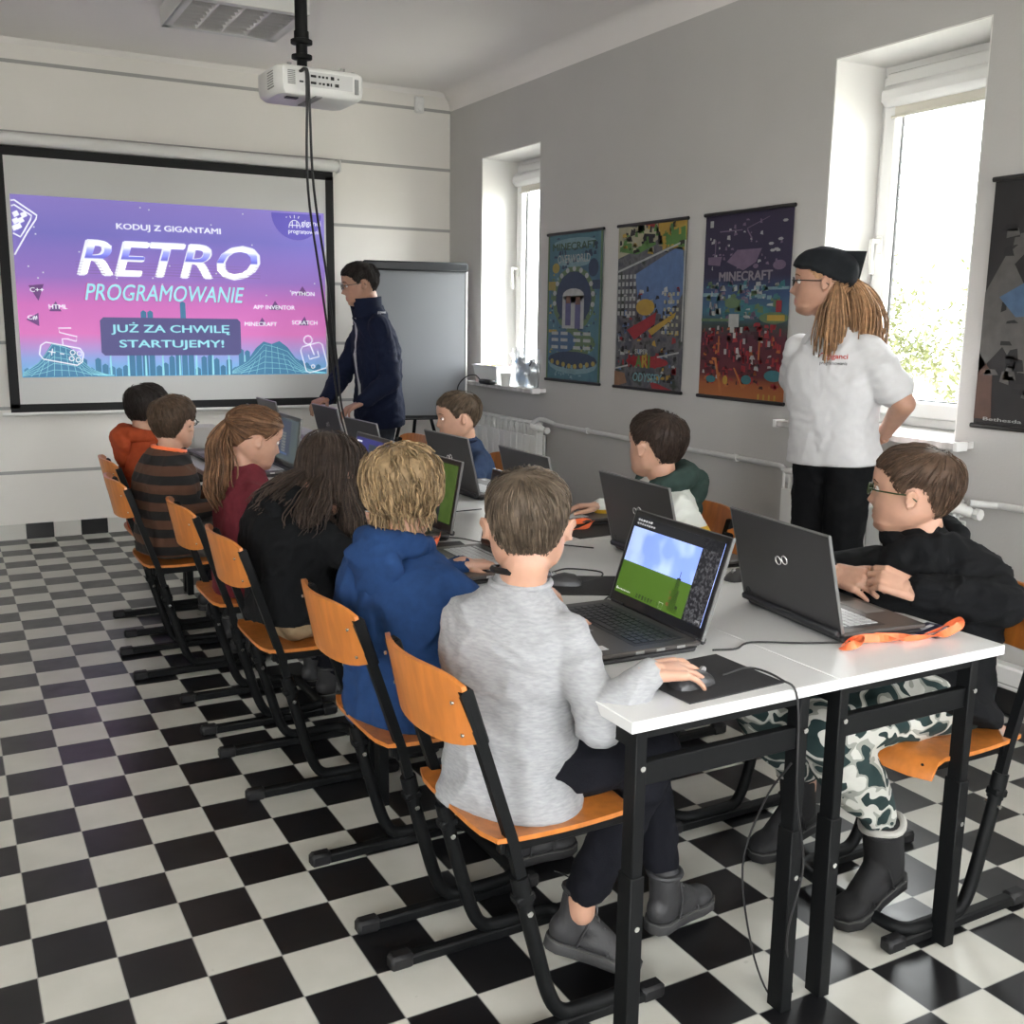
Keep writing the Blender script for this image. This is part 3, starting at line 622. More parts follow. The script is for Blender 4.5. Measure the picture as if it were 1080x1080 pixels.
def ceiling_light():
    L = V(1.36, 2.45, ZC); r = thing('ceiling_light', 'square ceiling light with white housing and mirrored louvre grid', 'ceiling light', L)
    x, y = 1.36, 2.45; hs = .295; z0 = 2.855; m = mat('lamp_housing_white', (.66, .66, .64), .4); al = mat('mirror_louvre', (.62, .61, .60), .38, .7); dk = mat('lamp_inside_grey', (.35, .35, .34), .5)
    mb = MB()
    for c, d in [((x-hs, y), (.012, 2*hs)), ((x+hs, y), (.012, 2*hs)), ((x, y-hs), (2*hs+.012, .012)), ((x, y+hs), (2*hs+.012, .012))]: mb.box((c[0], c[1], (z0+ZC)/2), (d[0], d[1], ZC-z0))
    for c, d in [((x-hs+.02, y), (.04, 2*hs)), ((x+hs-.02, y), (.04, 2*hs)), ((x, y-hs+.02), (2*hs, .04)), ((x, y+hs-.02), (2*hs, .04))]: mb.box((c[0], c[1], z0+.003), (d[0], d[1], .006))
    mb.box((x, y, ZC-.006), (2*hs, 2*hs, .01), mi=1); mb.build('housing', [m, dk], r, False, loc=L)
    mb = MB(); a = hs-.04
    for i in range(5):                                  # long parabolic reflectors
        xx = x-a+2*a*i/4
        if i in (0, 4): mb.box((xx, y, z0+.03), (.006, 2*a, .05))
        else: mb.prism([(-.028, .05), (-.004, .0), (.004, .0), (.028, .05)], (xx, y-a, z0+.006), (1, 0, 0), (0, 0, 1), (0, 2*a, 0))
    mb.build('reflector', al, r, False, loc=L)
    mb = MB()
    for j in range(9): mb.box((x, y-a+2*a*j/8, z0+.022), (2*a, .004, .03))
    mb.build('louvre', al, r, False, loc=L)
    mb = MB()
    for i in range(4): mb.cyl((x-a+2*a*(i+.5)/4, y-a, z0+.062), (x-a+2*a*(i+.5)/4, y+a, z0+.062), .011, 12)
    mb.build('tube_lamp', mat('tube_lamp_off', (.82, .82, .80), .3), r, loc=L)
def projector():
    """white box projector hanging from a black ceiling pole; its rear faces the room"""
    L = V(1.142, .58, 2.183); r = thing('projector', 'white projector hanging from a black ceiling pole, ports facing the room', 'projector', L); r.scale = (.86, .9, .84)
    m = mat('projector_white_shell', (.66, .66, .65), .4); gy = mat('projector_vent_grey', (.22, .22, .22), .6); a = R(2)
    M = rz(a)
    def P(mb, nm, mt, sm=True): mb.xf(M); return mb.build(nm, mt, r, sm)
    mb = MB(); out = [(-.185, -.09), (-.16, -.125), (.165, -.125), (.185, -.105), (.185, .10), (.16, .13), (-.16, .13), (-.185, .10)]
    sc = lambda k: [(p[0]*k, p[1]*k) for p in out]
    mb.loft([np.array([(p[0], p[1], z) for p in sc(k)]) for k, z in ((.90, -.058), (.97, -.046), (1, -.02), (1, .035), (.985, .045), (.93, .052))]); P(mb, 'shell', m)
    mb = MB(); mb.box((.03, -.1255, .004), (.205, .002, .058)); P(mb, 'port_panel', mat('projector_panel', (.50, .50, .50), .5), False)
    for i, (u, w, h) in enumerate([(-.06, .006, .006), (-.035, .022, .009), (-.01, .008, .008), (.006, .008, .008), (.022, .008, .008), (.045, .014, .013), (.07, .006, .006)]): mb = MB(); mb.box((u, -.128, .016), (w, .004, h)); P(mb, 'port', blk_plast, False)
    for u, w, h in [(-.085, .016, .006), (-.062, .014, .006), (-.035, .022, .009), (-.008, .007, .007), (.008, .008, .008), (.026, .01, .01), (.04, .005, .012), (.064, .016, .012)]: mb = MB(); mb.box((u, -.128, -.010), (w, .004, h)); P(mb, 'port', blk_plast, False)
    mb = MB()
    for k in range(7): mb.box((-.175+.0*k, -.05+.0*k, .028-.010*k), (.022, .07, .004))
    P(mb, 'vent', gy, False); mb = MB()
    for k in range(8): mb.box((-.125, -.127, .028-.007*k), (.03, .004, .003))
    P(mb, 'vent', gy, False)
    mb = MB(); mb.box((.15, -.127, -.005), (.018, .004, .06), bev=.002); P(mb, 'speaker_grille', gy)
    mb = MB(); mb.box((-.01, -.02, -.060), (.03, .2, .006)); mb.box((-.10, -.05, -.061), (.05, .03, .004), mi=1); P(mb, 'bottom_cover', [gy, blk_plast], False)
    for u, v in ((-.12, -.09), (.10, -.10), (.16, -.06)): mb = MB(); mb.cyl((u, v, .045), (u, v, .066), .009, 10); P(mb, 'mounting_foot', gy)
    mb = MB(); mb.cyl((0, .16, 0), (0, .128, 0), .03) if False else mb.lathe((.09, .13, 0), [(.036, -.01), (.036, .012), (.028, .014), (.0, .010)], 20, ax=(0, 1, 0)); P(mb, 'lens', blk_plast)
    L2 = V(1.135, .60, ZC); q = thing('projector_mount', 'black ceiling pole with ribbed joint holding the projector', 'mount', L2)
    mb = MB(); x, y = 1.12, .60
    mb.cyl((x, y, 2.36), (x, y, ZC), .022, 20); mb.build('pole', blk_metal, q, loc=L2)
    mb = MB(); mb.lathe((x, y, 2.235), [(.012, 0), (.034, .004), (.034, .014), (.018, .018), (.018, .04), (.036, .044), (.036, .056), (.02, .06), (.02, .09), (.038, .094), (.038, .106), (.026, .11), (.026, .135)], 18)
    for t in range(4): mb.tube([(x, y, 2.245), (x+.13*math.cos(t*PI/2+.6), y+.08*math.sin(t*PI/2+.6), 2.228)], .006, 8)
    mb.build('joint', blk_metal, q, loc=L2)
def cables_etc():
    # bundle of two cables drooping from the projector to the tables
    for k, (lab, dx) in enumerate([('black cable hanging from the projector, left of the pair', 0), ('black cable hanging from the projector, right of the pair', .018)]):
        p = [(1.065+dx*.2, .452, 2.205), (1.072+dx*.3, .41, 2.20), (1.080+dx*.5, .43, 2.10), (1.10+dx*1.2, .50, 1.825), (1.225+dx*1.5, .75, 1.51), (1.352+dx*1.1, 1.0, 1.19), (1.445+dx*.8, 1.2, .996), (1.595+dx, 1.5, .79), (1.64+dx, 1.60, .725), (1.68+dx, 1.62, .713)]
        mb = MB(); mb.tube(bez(p, 6), .0045, 8); tag(mb.build('projector_cable', cable_m, None), lab, 'cable')
    mb = MB(); mb.box((2.99, 3.835, 2.85), (.07, .03, .11), bev=.01); mb.ell((2.99, 3.81, 2.83), (.022, .012, .03), mi=0)
    tag(mb.build('motion_sensor', pvc, None), 'small white motion sensor high on the back wall near the corner', 'sensor')
    # flip chart
    L = V(2.77, 3.4, 0); r = thing('flipchart_stand', 'grey flip chart board on black legs by the back wall', 'flip chart', L, R(-11))
    sl = rx(R(-2))
    P = lambda mb, nm, m, sm=True: mb.build(nm, m, r, sm)
    fr = mat('flipchart_silver_frame', (.7, .7, .68), .35, .3)
    mb = MB(); mb.box((0, 0, 1.22), (.70, .018, .98)); P(mb, 'board', mat('flipchart_board', (.19, .197, .21), .9, spec=.1), False)
    mb = MB(); mb.box((-.352, 0, 1.22), (.012, .026, 1.0), bev=.003); mb.box((.352, 0, 1.22), (.012, .026, 1.0), bev=.003); P(mb, 'side_frame', fr)
    mb = MB(); mb.box((0, -.012, 1.73), (.715, .045, .062), bev=.01); P(mb, 'paper_clamp', mat('clamp_dark_navy', (.014, .016, .02), .4))
    mb = MB(); mb.box((0, -.005, .722), (.715, .03, .024), bev=.004); mb.box((.0, -.04, .712), (.5, .05, .008)); P(mb, 'pen_tray', blk_plast)
    for x, y0, x1, y1 in ((-.1, 0, -.30, -.10), (.1, 0, .27, -.10), (0, .02, 0, .34)):
        mb = MB(); mb.tube([(x, y0, .73), (x1, y1, .01)], .012, 8); P(mb, 'leg', blk_metal)
    # things on the far window sill
    L = V(3.21, 3.09, .966); r = thing('storage_box', 'white translucent plastic box of coloured bits on the far sill', 'box', L)
    tr = mat('translucent_white_plastic', (.78, .78, .76), .35, sss=.2); mb = MB()
    rr = lambda w, d, z: np.array([(w, d, z), (-w, d, z), (-w, -d, z), (w, -d, z)])
    mb.loft([rr(.06, .15, 0), rr(.075, .17, .11), rr(.082, .178, .112), rr(.082, .178, .12), rr(.07, .165, .12), rr(.056, .145, .01)], cap=True); mb.build('tub', tr, r)
    mb = MB()
    for k in range(9): mb.ell((random.Random(k).uniform(-.03, .03), -.12+.028*k, .10), (.02, .016, .022), mi=k % 2)
    mb.build('contents', [mat('pink_bits', (.8, .25, .25), .5), mat('yellow_bits', (.75, .6, .08), .5)], r)
    L = V(3.22, 2.66, .966); r = thing('zip_bag', 'clear plastic bag of dark clips standing on the far sill', 'bag', L)
    cl, nt, out = nodes_of('clear_bag_plastic'); t = nt.nodes.new('ShaderNodeBsdfTransparent'); p = nt.nodes.new('ShaderNodeBsdfPrincipled'); p.inputs['Base Color'].default_value = (.8, .85, .9, 1); p.inputs['Roughness'].default_value = .2
    mx = nt.nodes.new('ShaderNodeMixShader'); mx.inputs[0].default_value = .35; lnk(nt, t.outputs[0], mx.inputs[1]); lnk(nt, p.outputs[0], mx.inputs[2]); lnk(nt, mx.outputs[0], out.inputs[0])
    mb = MB(); mb.loft([np.array([(.05*w*math.cos(t), .15*d*math.sin(t), z) for t in [2*PI*k/20 for k in range(20)]]) for w, d, z in ((.9, .85, 0), (1.1, .95, .05), (1, 1, .13), (.6, 1.02, .2), (.15, 1.05, .245))]); mb.build('bag_skin', cl, r)
    rn = random.Random(5); mb = MB()
    for k in range(46): mb.box((rn.uniform(-.03, .03), rn.uniform(-.11, .11), .015+rn.random()*.15), (.012, .03, .04), rot=rz(rn.random()*3)@rx(rn.random()*3), mi=k % 4 == 0)
    mb.build('dark_clips', [mat('dark_clip_plastic', (.04, .04, .045), .4), mat('blue_clip_plastic', (.25, .40, .62), .4)], r, False)
    mb = MB(); mb.lathe((3.11, 2.74, .966), [(.0, .0), (.026, .0), (.034, .08), (.036, .082), (.032, .08), (.024, .006), (.0, .006)], 20); tag(mb.build('paper_cup', mat('white_cup', (.75, .75, .73), .5), None, loc=(3.11, 2.74, .966)), 'white paper cup at the front of the far sill', 'cup')
    mb = MB(); mb.box((3.085, 2.95, .982), (.06, .15, .03), bev=.01)
    for k in range(4): mb.cyl((3.075, 2.90+.032*k, .996), (3.075, 2.90+.032*k, .999), .012, 12)
    mb.tube(bez([(3.08, 3.03, .982), (3.07, 3.10, 1.02), (3.05, 3.2, 1.0), (3.035, 3.29, .93), (3.03, 3.30, .80)], 6), .004, 6)
    tag(mb.build('power_strip', blk_plast, None, loc=(3.085, 2.95, .967)), 'black power strip with trailing lead on the far sill', 'power strip')
    L = V(3.30, 3.0, .966); r = thing('spray_bottle', 'small clear spray bottle standing behind the white box', 'bottle', L)
    mb = MB(); mb.lathe((0, 0, 0), [(0, 0), (.022, 0), (.024, .02), (.024, .12), (.01, .145), (.01, .16), (0, .16)], 16); mb.build('bottle', mat('grey_bottle', (.5, .53, .55), .2), r)
    mb = MB(); mb.cyl((0, 0, .155), (0, 0, .18), .011, 12); mb.box((-.008, 0, .19), (.035, .012, .02), bev=.003); mb.cyl((0, 0, .19), (0, 0, .235), .004, 8); mb.build('nozzle', pvc, r)

# ------------------------------------------------------------------ outside
def outside():
    rn = random.Random(12); L = V(9.5, 4.2, -3.0)
    g = MB(); g.box((30, 0, -3.1), (60, 90, .2)); o = g.build('ground', mat('winter_lawn', (.27, .26, .22), .9, var=.2, scale=2), None, False); struct(o)
    def tree(x, y, H, label, seed, conifer):
        rn = random.Random(seed); L = V(x, y, -3); r = thing('tree', label, 'tree', L); mb = MB(); ends = []
        bark = mat('pale_bark', (.42, .39, .33), .9, var=.2, scale=30)
        def br(p, d, l, w, n):
            pts = [p]; 
            for k in range(4):
                d = d+V(rn.gauss(0, .16), rn.gauss(0, .16), rn.gauss(.05, .08)); d /= np.linalg.norm(d); pts.append(pts[-1]+d*l/4)
            mb.tube(pts, [w, w*.9, w*.75, w*.6, w*.45], 5); ends.append(pts[-1]); ends.append(pts[2])
            if n > 0:
                for k in range(3 if n > 1 else 4):
                    q = pts[1+rn.randrange(4)]; a = rn.uniform(0, 2*PI); e = d*.5+V(math.cos(a), math.sin(a), rn.uniform(-.1, .5))*.8; br(q, e/np.linalg.norm(e), l*rn.uniform(.5, .75), w*.55, n-1)
        mb.tube([(0, 0, 0), (.05, 0, H*.5), (0, .05, H*.9)], [.14, .09, .03], 8)
        for k in range(11):
            a = k*2.4; z = H*(.25+.6*k/11); br(V(0, 0, z), V(math.cos(a), math.sin(a), .45)/1.1, H*.34*(1.15-k/13), .028, 2)
        mb.build('trunk', bark, r); lf = MB(); 
        for e in ends:
            for k in range(26 if conifer else 4):
                c = e+V(rn.gauss(0, .13), rn.gauss(0, .13), rn.gauss(0, .12)); a = V(rn.gauss(0, 1), rn.gauss(0, 1), rn.gauss(0, 1)); a /= np.linalg.norm(a); b = np.cross(a, V(.3, .5, .8)); b /= np.linalg.norm(b)+1e-9; s = .026 if conifer else .02
                lf.quad(c-a*s*1.6, c+b*s*.6, c+a*s*1.6, c-b*s*.6)
        lf.build('foliage', ramp_mat('tree_foliage', [(0, (.05, .06, .022)), (.5, (.10, .11, .045)), (.7, (.17, .165, .09))], scale=2, const=False, rough=.8), r, False)
    tree(8.2, 3.45, 5.1, 'bushy yellow green tree outside the near window', 3, True)
    tree(5.6, 1.55, 4.5, 'pale bare branching tree outside the near window', 8, False)
    L = V(38, 25.5, -3.6); b = thing('apartment_building', 'faint pale apartment block far behind the tree', 'building', L)
    mb = MB(); mb.box((0, 0, 4.2), (8, 12, 8.4)); mb.box((0, 0, 8.5), (8.3, 12.3, .25)); mb.build('wall', mat('pale_facade', (.62, .62, .60), .8), b, False)
    for i in range(5):
        for j in range(3): mb = MB(); mb.box((-4.02, -4.6+2.3*i, 1.6+2.6*j), (.08, 1.1, 1.3)); mb.build('window', mat('dull_blue_window', (.20, .24, .28), .2), b, False)

# ------------------------------------------------------------------ desks
HT = .707
def make_desk(w, label, x0, y0, ln=1.295):
    """two-seat school desk, long side along y; origin at near-left corner on the floor"""
    r = thing('school_desk', label, 'desk', (x0, y0, 0), 0, None)
    mb = MB(); mb.box((w/2, ln/2, HT-.011), (w, ln, .022), bev=.0012); mb.build('desk_top', white_lam, r)
    xs = (.035, w-.07)
    for yy in (.035, ln-.035):
        for x in xs:
            mb = MB(); mb.box((x, yy, (HT-.022+.34)/2+.0), (.024, .036, HT-.022-.34), bev=.002); mb.box((x, yy, .20), (.030, .042, .40), bev=.002); mb.box((x, yy, .006), (.026, .038, .012))
            lg = mb.build('leg', blk_metal, r)
            s = MB(); sg = -1 if yy < .5 else 1
            for z in (.30, .61): s.cyl((x, yy+sg*.020, z), (x, yy+sg*.0245, z), .0055, 10)
            s.build('screw', chrome, lg)
        mb = MB(); mb.box((w/2-.018, yy, HT-.115), (xs[1]-xs[0]-.02, .02, .045), bev=.002); mb.box((w/2-.018, yy, HT-.034), (xs[1]-xs[0]-.0, .03, .02)); mb.build('end_rail', blk_metal, r)
    for x in xs: mb = MB(); mb.box((x, ln/2, HT-.045), (.02, ln-.10, .045), bev=.002); mb.build('side_rail', blk_metal, r)
    return r
# ------------------------------------------------------------------ chairs (facing +x, origin on the floor under the rear edge of the seat)
def make_chair():
    r = thing('school_chair', 'x', 'chair')
    h = .168
    # moulded beech seat
    mb = MB(); n = 12; m_ = 9; top = []; 
    def sz(u, v): # u 0..1 depth, v -1..1
        z = .442+.010*(u-.4)**2*4-.012*math.exp(-((u-.35)/.25)**2)*(1-v*v)
        if u > .84: z -= .045*((u-.84)/.16)**1.7
        return z
    g = [[None]*m_ for _ in range(n)]; pts = []
    for i in range(n):
        u = i/(n-1)
        for j in range(m_):
            v = -1+2*j/(m_-1); wd = .175+.012*u; q = max(0, (u-.7)/.3)**2; q2 = max(0, (.25-u)/.25)**2
            pts.append((.36*u-.030*q*abs(v)**5+.016*q2*abs(v)**6, wd*v, sz(u, v)))
    P = np.array(pts); N = n*m_; f = []
    for i in range(n-1):
        for j in range(m_-1):
            a = i*m_+j; f += [(a, a+m_, a+m_+1, a+1), (a+N, a+1+N, a+m_+1+N, a+m_+N)]
    bd = [j for j in range(m_)]+[i*m_+m_-1 for i in range(1, n)]+[(n-1)*m_+j for j in range(m_-2, -1, -1)]+[i*m_ for i in range(n-2, 0, -1)]
    for k in range(len(bd)): a, b = bd[k], bd[(k+1) % len(bd)]; f.append((a, b, b+N, a+N))
    mb.add(np.concatenate([P, P-V(0, 0, .010)]), f); mb.build('seat', orange_wood, r, ang=50)
    # curved backrest between the posts
    mb = MB(); pts = []; m_ = 15; zs = np.linspace(0, 1, 8)
    for i, t in enumerate(zs):
        for j in range(m_):
            v = -1+2*j/(m_-1); z = .625+.150*t
            if t > .8: z -= .022*abs(v)**5
            if t < .2: z += .018*abs(v)**5
            x = -.020-.030*t-.045*(1-v*v)*1.0
            pts.append((x, .178*v*(1-.02*(t > .9)), z))
    P = np.array(pts); N = len(pts); f = []; n = len(zs)
    for i in range(n-1):
        for j in range(m_-1): a = i*m_+j; f += [(a, a+m_, a+m_+1, a+1), (a+N, a+1+N, a+m_+1+N, a+m_+N)]
    bd = [j for j in range(m_)]+[i*m_+m_-1 for i in range(1, n)]+[(n-1)*m_+j for j in range(m_-2, -1, -1)]+[i*m_ for i in range(n-2, 0, -1)]
    for k in range(len(bd)): a, b = bd[k], bd[(k+1) % len(bd)]; f.append((a, b, b+N, a+N))
    mb.add(np.concatenate([P, P-V(.010, 0, 0)]), f); mb.build('backrest', orange_wood, r, ang=50)
    for s in (-1, 1):
        # lower bent tube with its floor runner, and the telescoping post
        mb = MB(); y = s*h
        mb.tube(bez([(.078, y, .30), (.105, y, .20), (.135, y, .095), (.165, y, .045), (.215, y, .036), (.30, y, .036), (.335, y*.97, .036), (.355, y*.85, .036), (.362, y*.6, .036), (.362, 0, .036)], 4), .0155, 10, flat=1)
        mb.box((.075, y, .315), (.04, .034, .02), rot=ry(R(-14)), bev=.004)
        fr = mb.build('frame_tube', blk_metal, r)
        s_ = MB(); s_.cyl((.082, y+.0-s*.0-.0, .285), (.082, y-.019, .285), .006, 10); s_.cyl((.082, y, .285), (.082, y+.019, .285), .006, 10); s_.build('screw', chrome, fr)
        mb = MB(); mb.box((.175, y, .016), (.42, .030, .026), bev=.005); rn = mb.build('floor_runner', blk_metal, r)
        for cx in (-.035, .385): mb = MB(); mb.box((cx, y, .018), (.055, .036, .034), bev=.007); mb.build('runner_cap', blk_plast, rn)
        mb = MB(); mb.tube([(.079, y, .31), (.05, y, .43), (-.052, y, .745)], [.0150, .0150, .0150], 4, flat=1, up=(0, 1, 0)); mb.tube([(.08, y, .30), (.066, y, .36)], .0185, 10)
        mb.box((-.030, y-s*.004, .69), (.022, .03, .115), rot=ry(R(-18)), bev=.004); po = mb.build('back_post', blk_metal, r)
        s_ = MB()
        for q in (.655, .72): s_.cyl((-.02-(q-.655)*.3, y-s*.016, q), (-.02-(q-.655)*.3, y-s*.021, q), .004, 8)
        for q in (.655, .72): s_.cyl((-.046-(q-.655)*.32, y-s*.012, q), (-.05-(q-.655)*.32, y-s*.012, q), .004, 8)
        s_.build('screw', chrome, po)
        mb = MB(); mb.box((.18, s*.15, .418), (.30, .022, .026), bev=.003); mb.box((.055, s*.16, .418), (.03, .02, .03)); mb.build('seat_bracket', blk_metal, r)
    return r
# ------------------------------------------------------------------ laptops (user sits on the -x side; origin under the hinge)
def make_laptop(scr, light_keys=False, open_deg=12, logo=True):
    r = thing('laptop', 'x', 'laptop')
    w, d = .366, .248
    mb = MB(); mb.box((-d/2, 0, .006), (d-.01, w-.012, .012), bev=.004); mb.box((-.02, 0, .011), (.05, w-.03, .018), bev=.004); mb.build('bottom_shell', lap_blk, r)
    mb = MB(); mb.box((-d/2, 0, .019), (d, w, .010), bev=.003); dk = mb.build('base', lap_deck, r)
    mb = MB(); kt = .0245
    for row in range(6):
        xx = -.040-row*.0178; n = 15
        for k in range(n):
            if row == 5 and 4 < k < 9: continue
            mb.box((xx, -.136+k*.0194, kt), (.0145 if row else .008, .0160, .003), mi=0)
        if row == 5: mb.box((xx, -.0, kt), (.0145, .09, .003))
    mb.build('keyboard', key_l if light_keys else key_m, dk, False)
    mb = MB(); mb.box((-.085, 0, .0242), (.125, .312, .0006)); mb.build('keyboard_well', lap_blk, dk, False)
    mb = MB(); mb.box((-.200, .02, .0243), (.060, .10, .0008)); mb.build('touchpad', mat('touchpad_grey', (.17, .165, .16), .3), dk, False)
    mb = MB(); mb.box((-.215, -.14, .0243), (.018, .026, .0006)); mb.build('sticker', mat('sticker_silver', (.6, .6, .6), .3), dk, False)
    mb = MB()
    for k, y in enumerate((-.1, -.06, -.03)): mb.box((-.05+k*-.05, -w/2+.0005, .0185), (.02, .002, .006))
    mb.build('port', mat('port_silver', (.45, .45, .45), .3, .7), dk, False)
    # lid
    a = R(open_deg); M = ry(a); hz = .022
    def P(m, nm, mt, pr, sm=True): m.xf(M, (0, 0, hz)); return m.build(nm, mt, pr, sm)
    m = MB(); m.box((.0035, 0, .114), (.007, w, .224), bev=.003); lid = P(m, 'lid', lap_grey, r)
    m = MB()
    for s in (-1, 1): m.cyl((.002, s*.12, .002), (.002, s*.17, .002), .006, 10)
    m.box((.012, 0, .002), (.016, w*.97, .016), bev=.004); P(m, 'hinge', lap_blk, r)
    m = MB()
    for c, dd in [((.122, .0), (.236, .0)), ]: m.box((.0035, 0, .2265), (.0075, w, .002)); m.box((.0035, w/2, .114), (.0075, .002, .224)); m.box((.0035, -w/2, .114), (.0075, .002, .224))
    P(m, 'lid_edge', lap_edge, lid, False)
    m = MB(); m.box((-.0006, 0, .115), (.0012, w-.008, .218)); bz = P(m, 'bezel', mat('screen_bezel', (.010, .010, .011), .3), lid, False)
    m = MB(); m.box((-.0016, 0, .119), (.001, .338, .184)); P(m, 'screen', scr[0], bz, False)
    for polys, mt, nm in scr[1]:
        m = MB()
        for k, p in enumerate(polys): m.prism([(q[0]*.338-.169, q[1]*.184+.027) for q in p], (-.0024-.0003*0, 0, 0), (0, -1, 0), (0, 0, 1), (-.0003, 0, 0))
        P(m, nm, mt, bz, False)
    if logo:
        m = MB(); c = .135
        m.tube([(.0078, .012+.010*math.cos(t)-(.0), c+.010*math.sin(t)) for t in [2*PI*k/14 for k in range(14)]], .0017, 6, closed=True)
        m.tube([(.0078, -.012+.010*math.cos(t), c-.006+.010*math.sin(t)) for t in [2*PI*k/14 for k in range(14)]], .0017, 6, closed=True)
        P(m, 'lid_emblem', mat('emblem_silver', (.75, .75, .75), .25, .8), lid)
        m = MB(); m.tube([(.0076, -.160+.008*math.cos(t), .018+.008*math.sin(t)) for t in [2*PI*k/14 for k in range(14)]], .001, 5, closed=True); P(m, 'lid_ring_mark', lap_blk, lid)
    return r
def place(o, x, y, z, a, label, group=None):
    o.location = (x, y, z); o.rotation_euler = (0, 0, R(a)); o['label'] = label
    if group: o['group'] = group
    return o
def furniture():
    xs = (.912, 1.4036)
    lab = [['left-row desk nearest the camera, with the mouse pad', 'left-row desk second from the camera', 'left-row desk third from the camera', 'left-row desk nearest the projection screen'],
           ['right-row desk nearest the camera, with orange lanyard', 'right-row desk second from the camera', 'right-row desk third from the camera', 'right-row desk nearest the flip chart']]
    p = make_desk(.491, 'x', 0, 0)
    for i, x in enumerate(xs):
        for j in range(4):
            o = p if (i, j) == (0, 0) else copy_tree(p)
            place(o, x, -1.797+1.30*j, 0, 0, 'white-topped school desk, '+lab[i][j], 'white desks pushed together in two rows')
    c = make_chair(); g = 'orange wooden school chairs around the desks'; first = [True]
    for x, y, a, l in [(.730, -1.447, 0, 'of the boy in the grey sweater'), (.715, -.952, 0, 'of the blond boy in the blue hoodie'), (.665, -.177, 0, 'under the child with long dark hair'),
                       (.655, .368, 0, 'of the girl with the ponytail'), (.545, 1.03, 0, 'of the child in the striped sweater'), (.60, 1.614, 0, 'of the child in the orange hoodie'),
                       (2.085, -1.565, 180, 'of the boy with glasses in the black hoodie'), (1.975, -.90, 180, 'standing empty beside the camouflage-trousered boy'), (2.13, -.40, 180, 'behind the boy with the green hood'),
                       (2.13, 1.02, 180, 'behind the small boy in blue by the radiator'), (2.06, 1.93, 180, 'standing empty next to the man in the navy jacket')]:
        o = c if first[0] else copy_tree(c); first[0] = False
        place(o, x, y, 0, a, 'orange wooden school chair '+l, g)
    # screens
    sky = ramp_mat('game_sky_screen', [(0, (.16, .24, .80)), (.45, (.20, .30, .85)), (.55, (.38, .50, .95)), (1, (.45, .58, 1))], scale=9, const=False, emit=.26)
    blkm = glow('screen_black', (.012, .013, .015), 1); grs = glow('screen_grass', (.06, .13, .012), 1); whs = glow('screen_white', (.8, .8, .8), 1); dks = ramp_mat('screen_dark_rubble', [(0, (.01, .01, .012)), (.5, (.03, .03, .033)), (.6, (.06, .06, .065)), (.7, (.015, .015, .017))], scale=120, emit=.35)
    pnk = glow('screen_pink', (.22, .04, .03), 1)
    def scr1():
        p = [([rect(0, .8, 0, .42)], grs, 'game_grass'), ([rect(.8, 1, 0, 1)], dks, 'game_side_panel'), ([rect(0, 1, .87, 1)], blkm, 'game_top_bar'),
             ([rect(.62, .70, .03, .30), rect(.64, .68, .30, .44), rect(.66, .665, .44, .52), rect(.70, .73, .03, .12)], blkm, 'game_tower'),
             ([rect(.60, .63, .08, .12), rect(.61, .64, .16, .20), rect(.60, .62, .23, .26)], pnk, 'game_tower'),
             ([rect(.26+.035*k, .28+.035*k, .02, .075) for k in range(8)], blkm, 'game_hotbar'),
             ([rect(.53, .575, .01, .015), rect(.53, .575, .085, .09), rect(.53, .535, .01, .09), rect(.57, .575, .01, .09)], whs, 'game_cursor'),
             ([rect(.03+.03*k, .052+.03*k, .955, .98) for k in range(6)]+[rect(.03+.028*k, .05+.028*k, .91, .932) for k in range(8)]+[rect(.03+.02*k, .045+.02*k, .04, .055) for k in range(8)]+[rect(.015, .028, .035, .07), rect(.93, .985, .03, .06)], whs, 'game_text')]
        return (sky, p)
    drk = glow('screen_off_black', (.012, .012, .014), 1)
    gd = ramp_mat('screen_dark_meadow', [(0, (.02, .04, .008)), (.5, (.035, .06, .012)), (1, (.05, .08, .02))], scale=30, const=False, emit=.35)
    nvs = ramp_mat('screen_navy_page', [(0, (.02, .02, .06)), (.5, (.03, .03, .12)), (1, (.02, .04, .06))], scale=5, const=False, emit=.4)
    gys = ramp_mat('screen_grey_editor', [(0, (.04, .05, .06)), (.5, (.06, .075, .08)), (1, (.08, .09, .06))], scale=8, const=False, emit=.35)
    pks = glow('screen_pinkish', (.20, .15, .19), 1)
    SC = {1: scr1(), 2: (drk, []), 3: (gd, [([rect(.55, .60, .0, .4), rect(.62, .66, .0, .5), rect(.70, .76, 0, .3)], blkm, 'dark_trees')]),
          4: (nvs, [([rect(.03+.04*k, .06+.04*k, .90, .93) for k in range(4)], whs, 'page_text'), ([rect(.4, 1, .0, .9)], glow('screen_slate', (.03, .04, .055), 1), 'page_panel')]),
          5: (gys, [([rect(.25, .70, .12, .95)], glow('editor_window', (.035, .045, .075), 1), 'editor_window'), ([rect(.36+.0*k, .52, .2+.07*k, .25+.07*k) for k in range(7)], glow('editor_blocks', (.17, .18, .16), 1), 'editor_blocks'), ([rect(.05, .12, .12+.09*k, .16+.09*k) for k in range(9)], glow('editor_icons', (.14, .15, .16), 1), 'editor_icons'), ([rect(.28, .62, .14, .18)], glow('editor_blue', (.06, .12, .25), 1), 'editor_bar')]),
          6: (pks, [])}
    z = HT+.0005
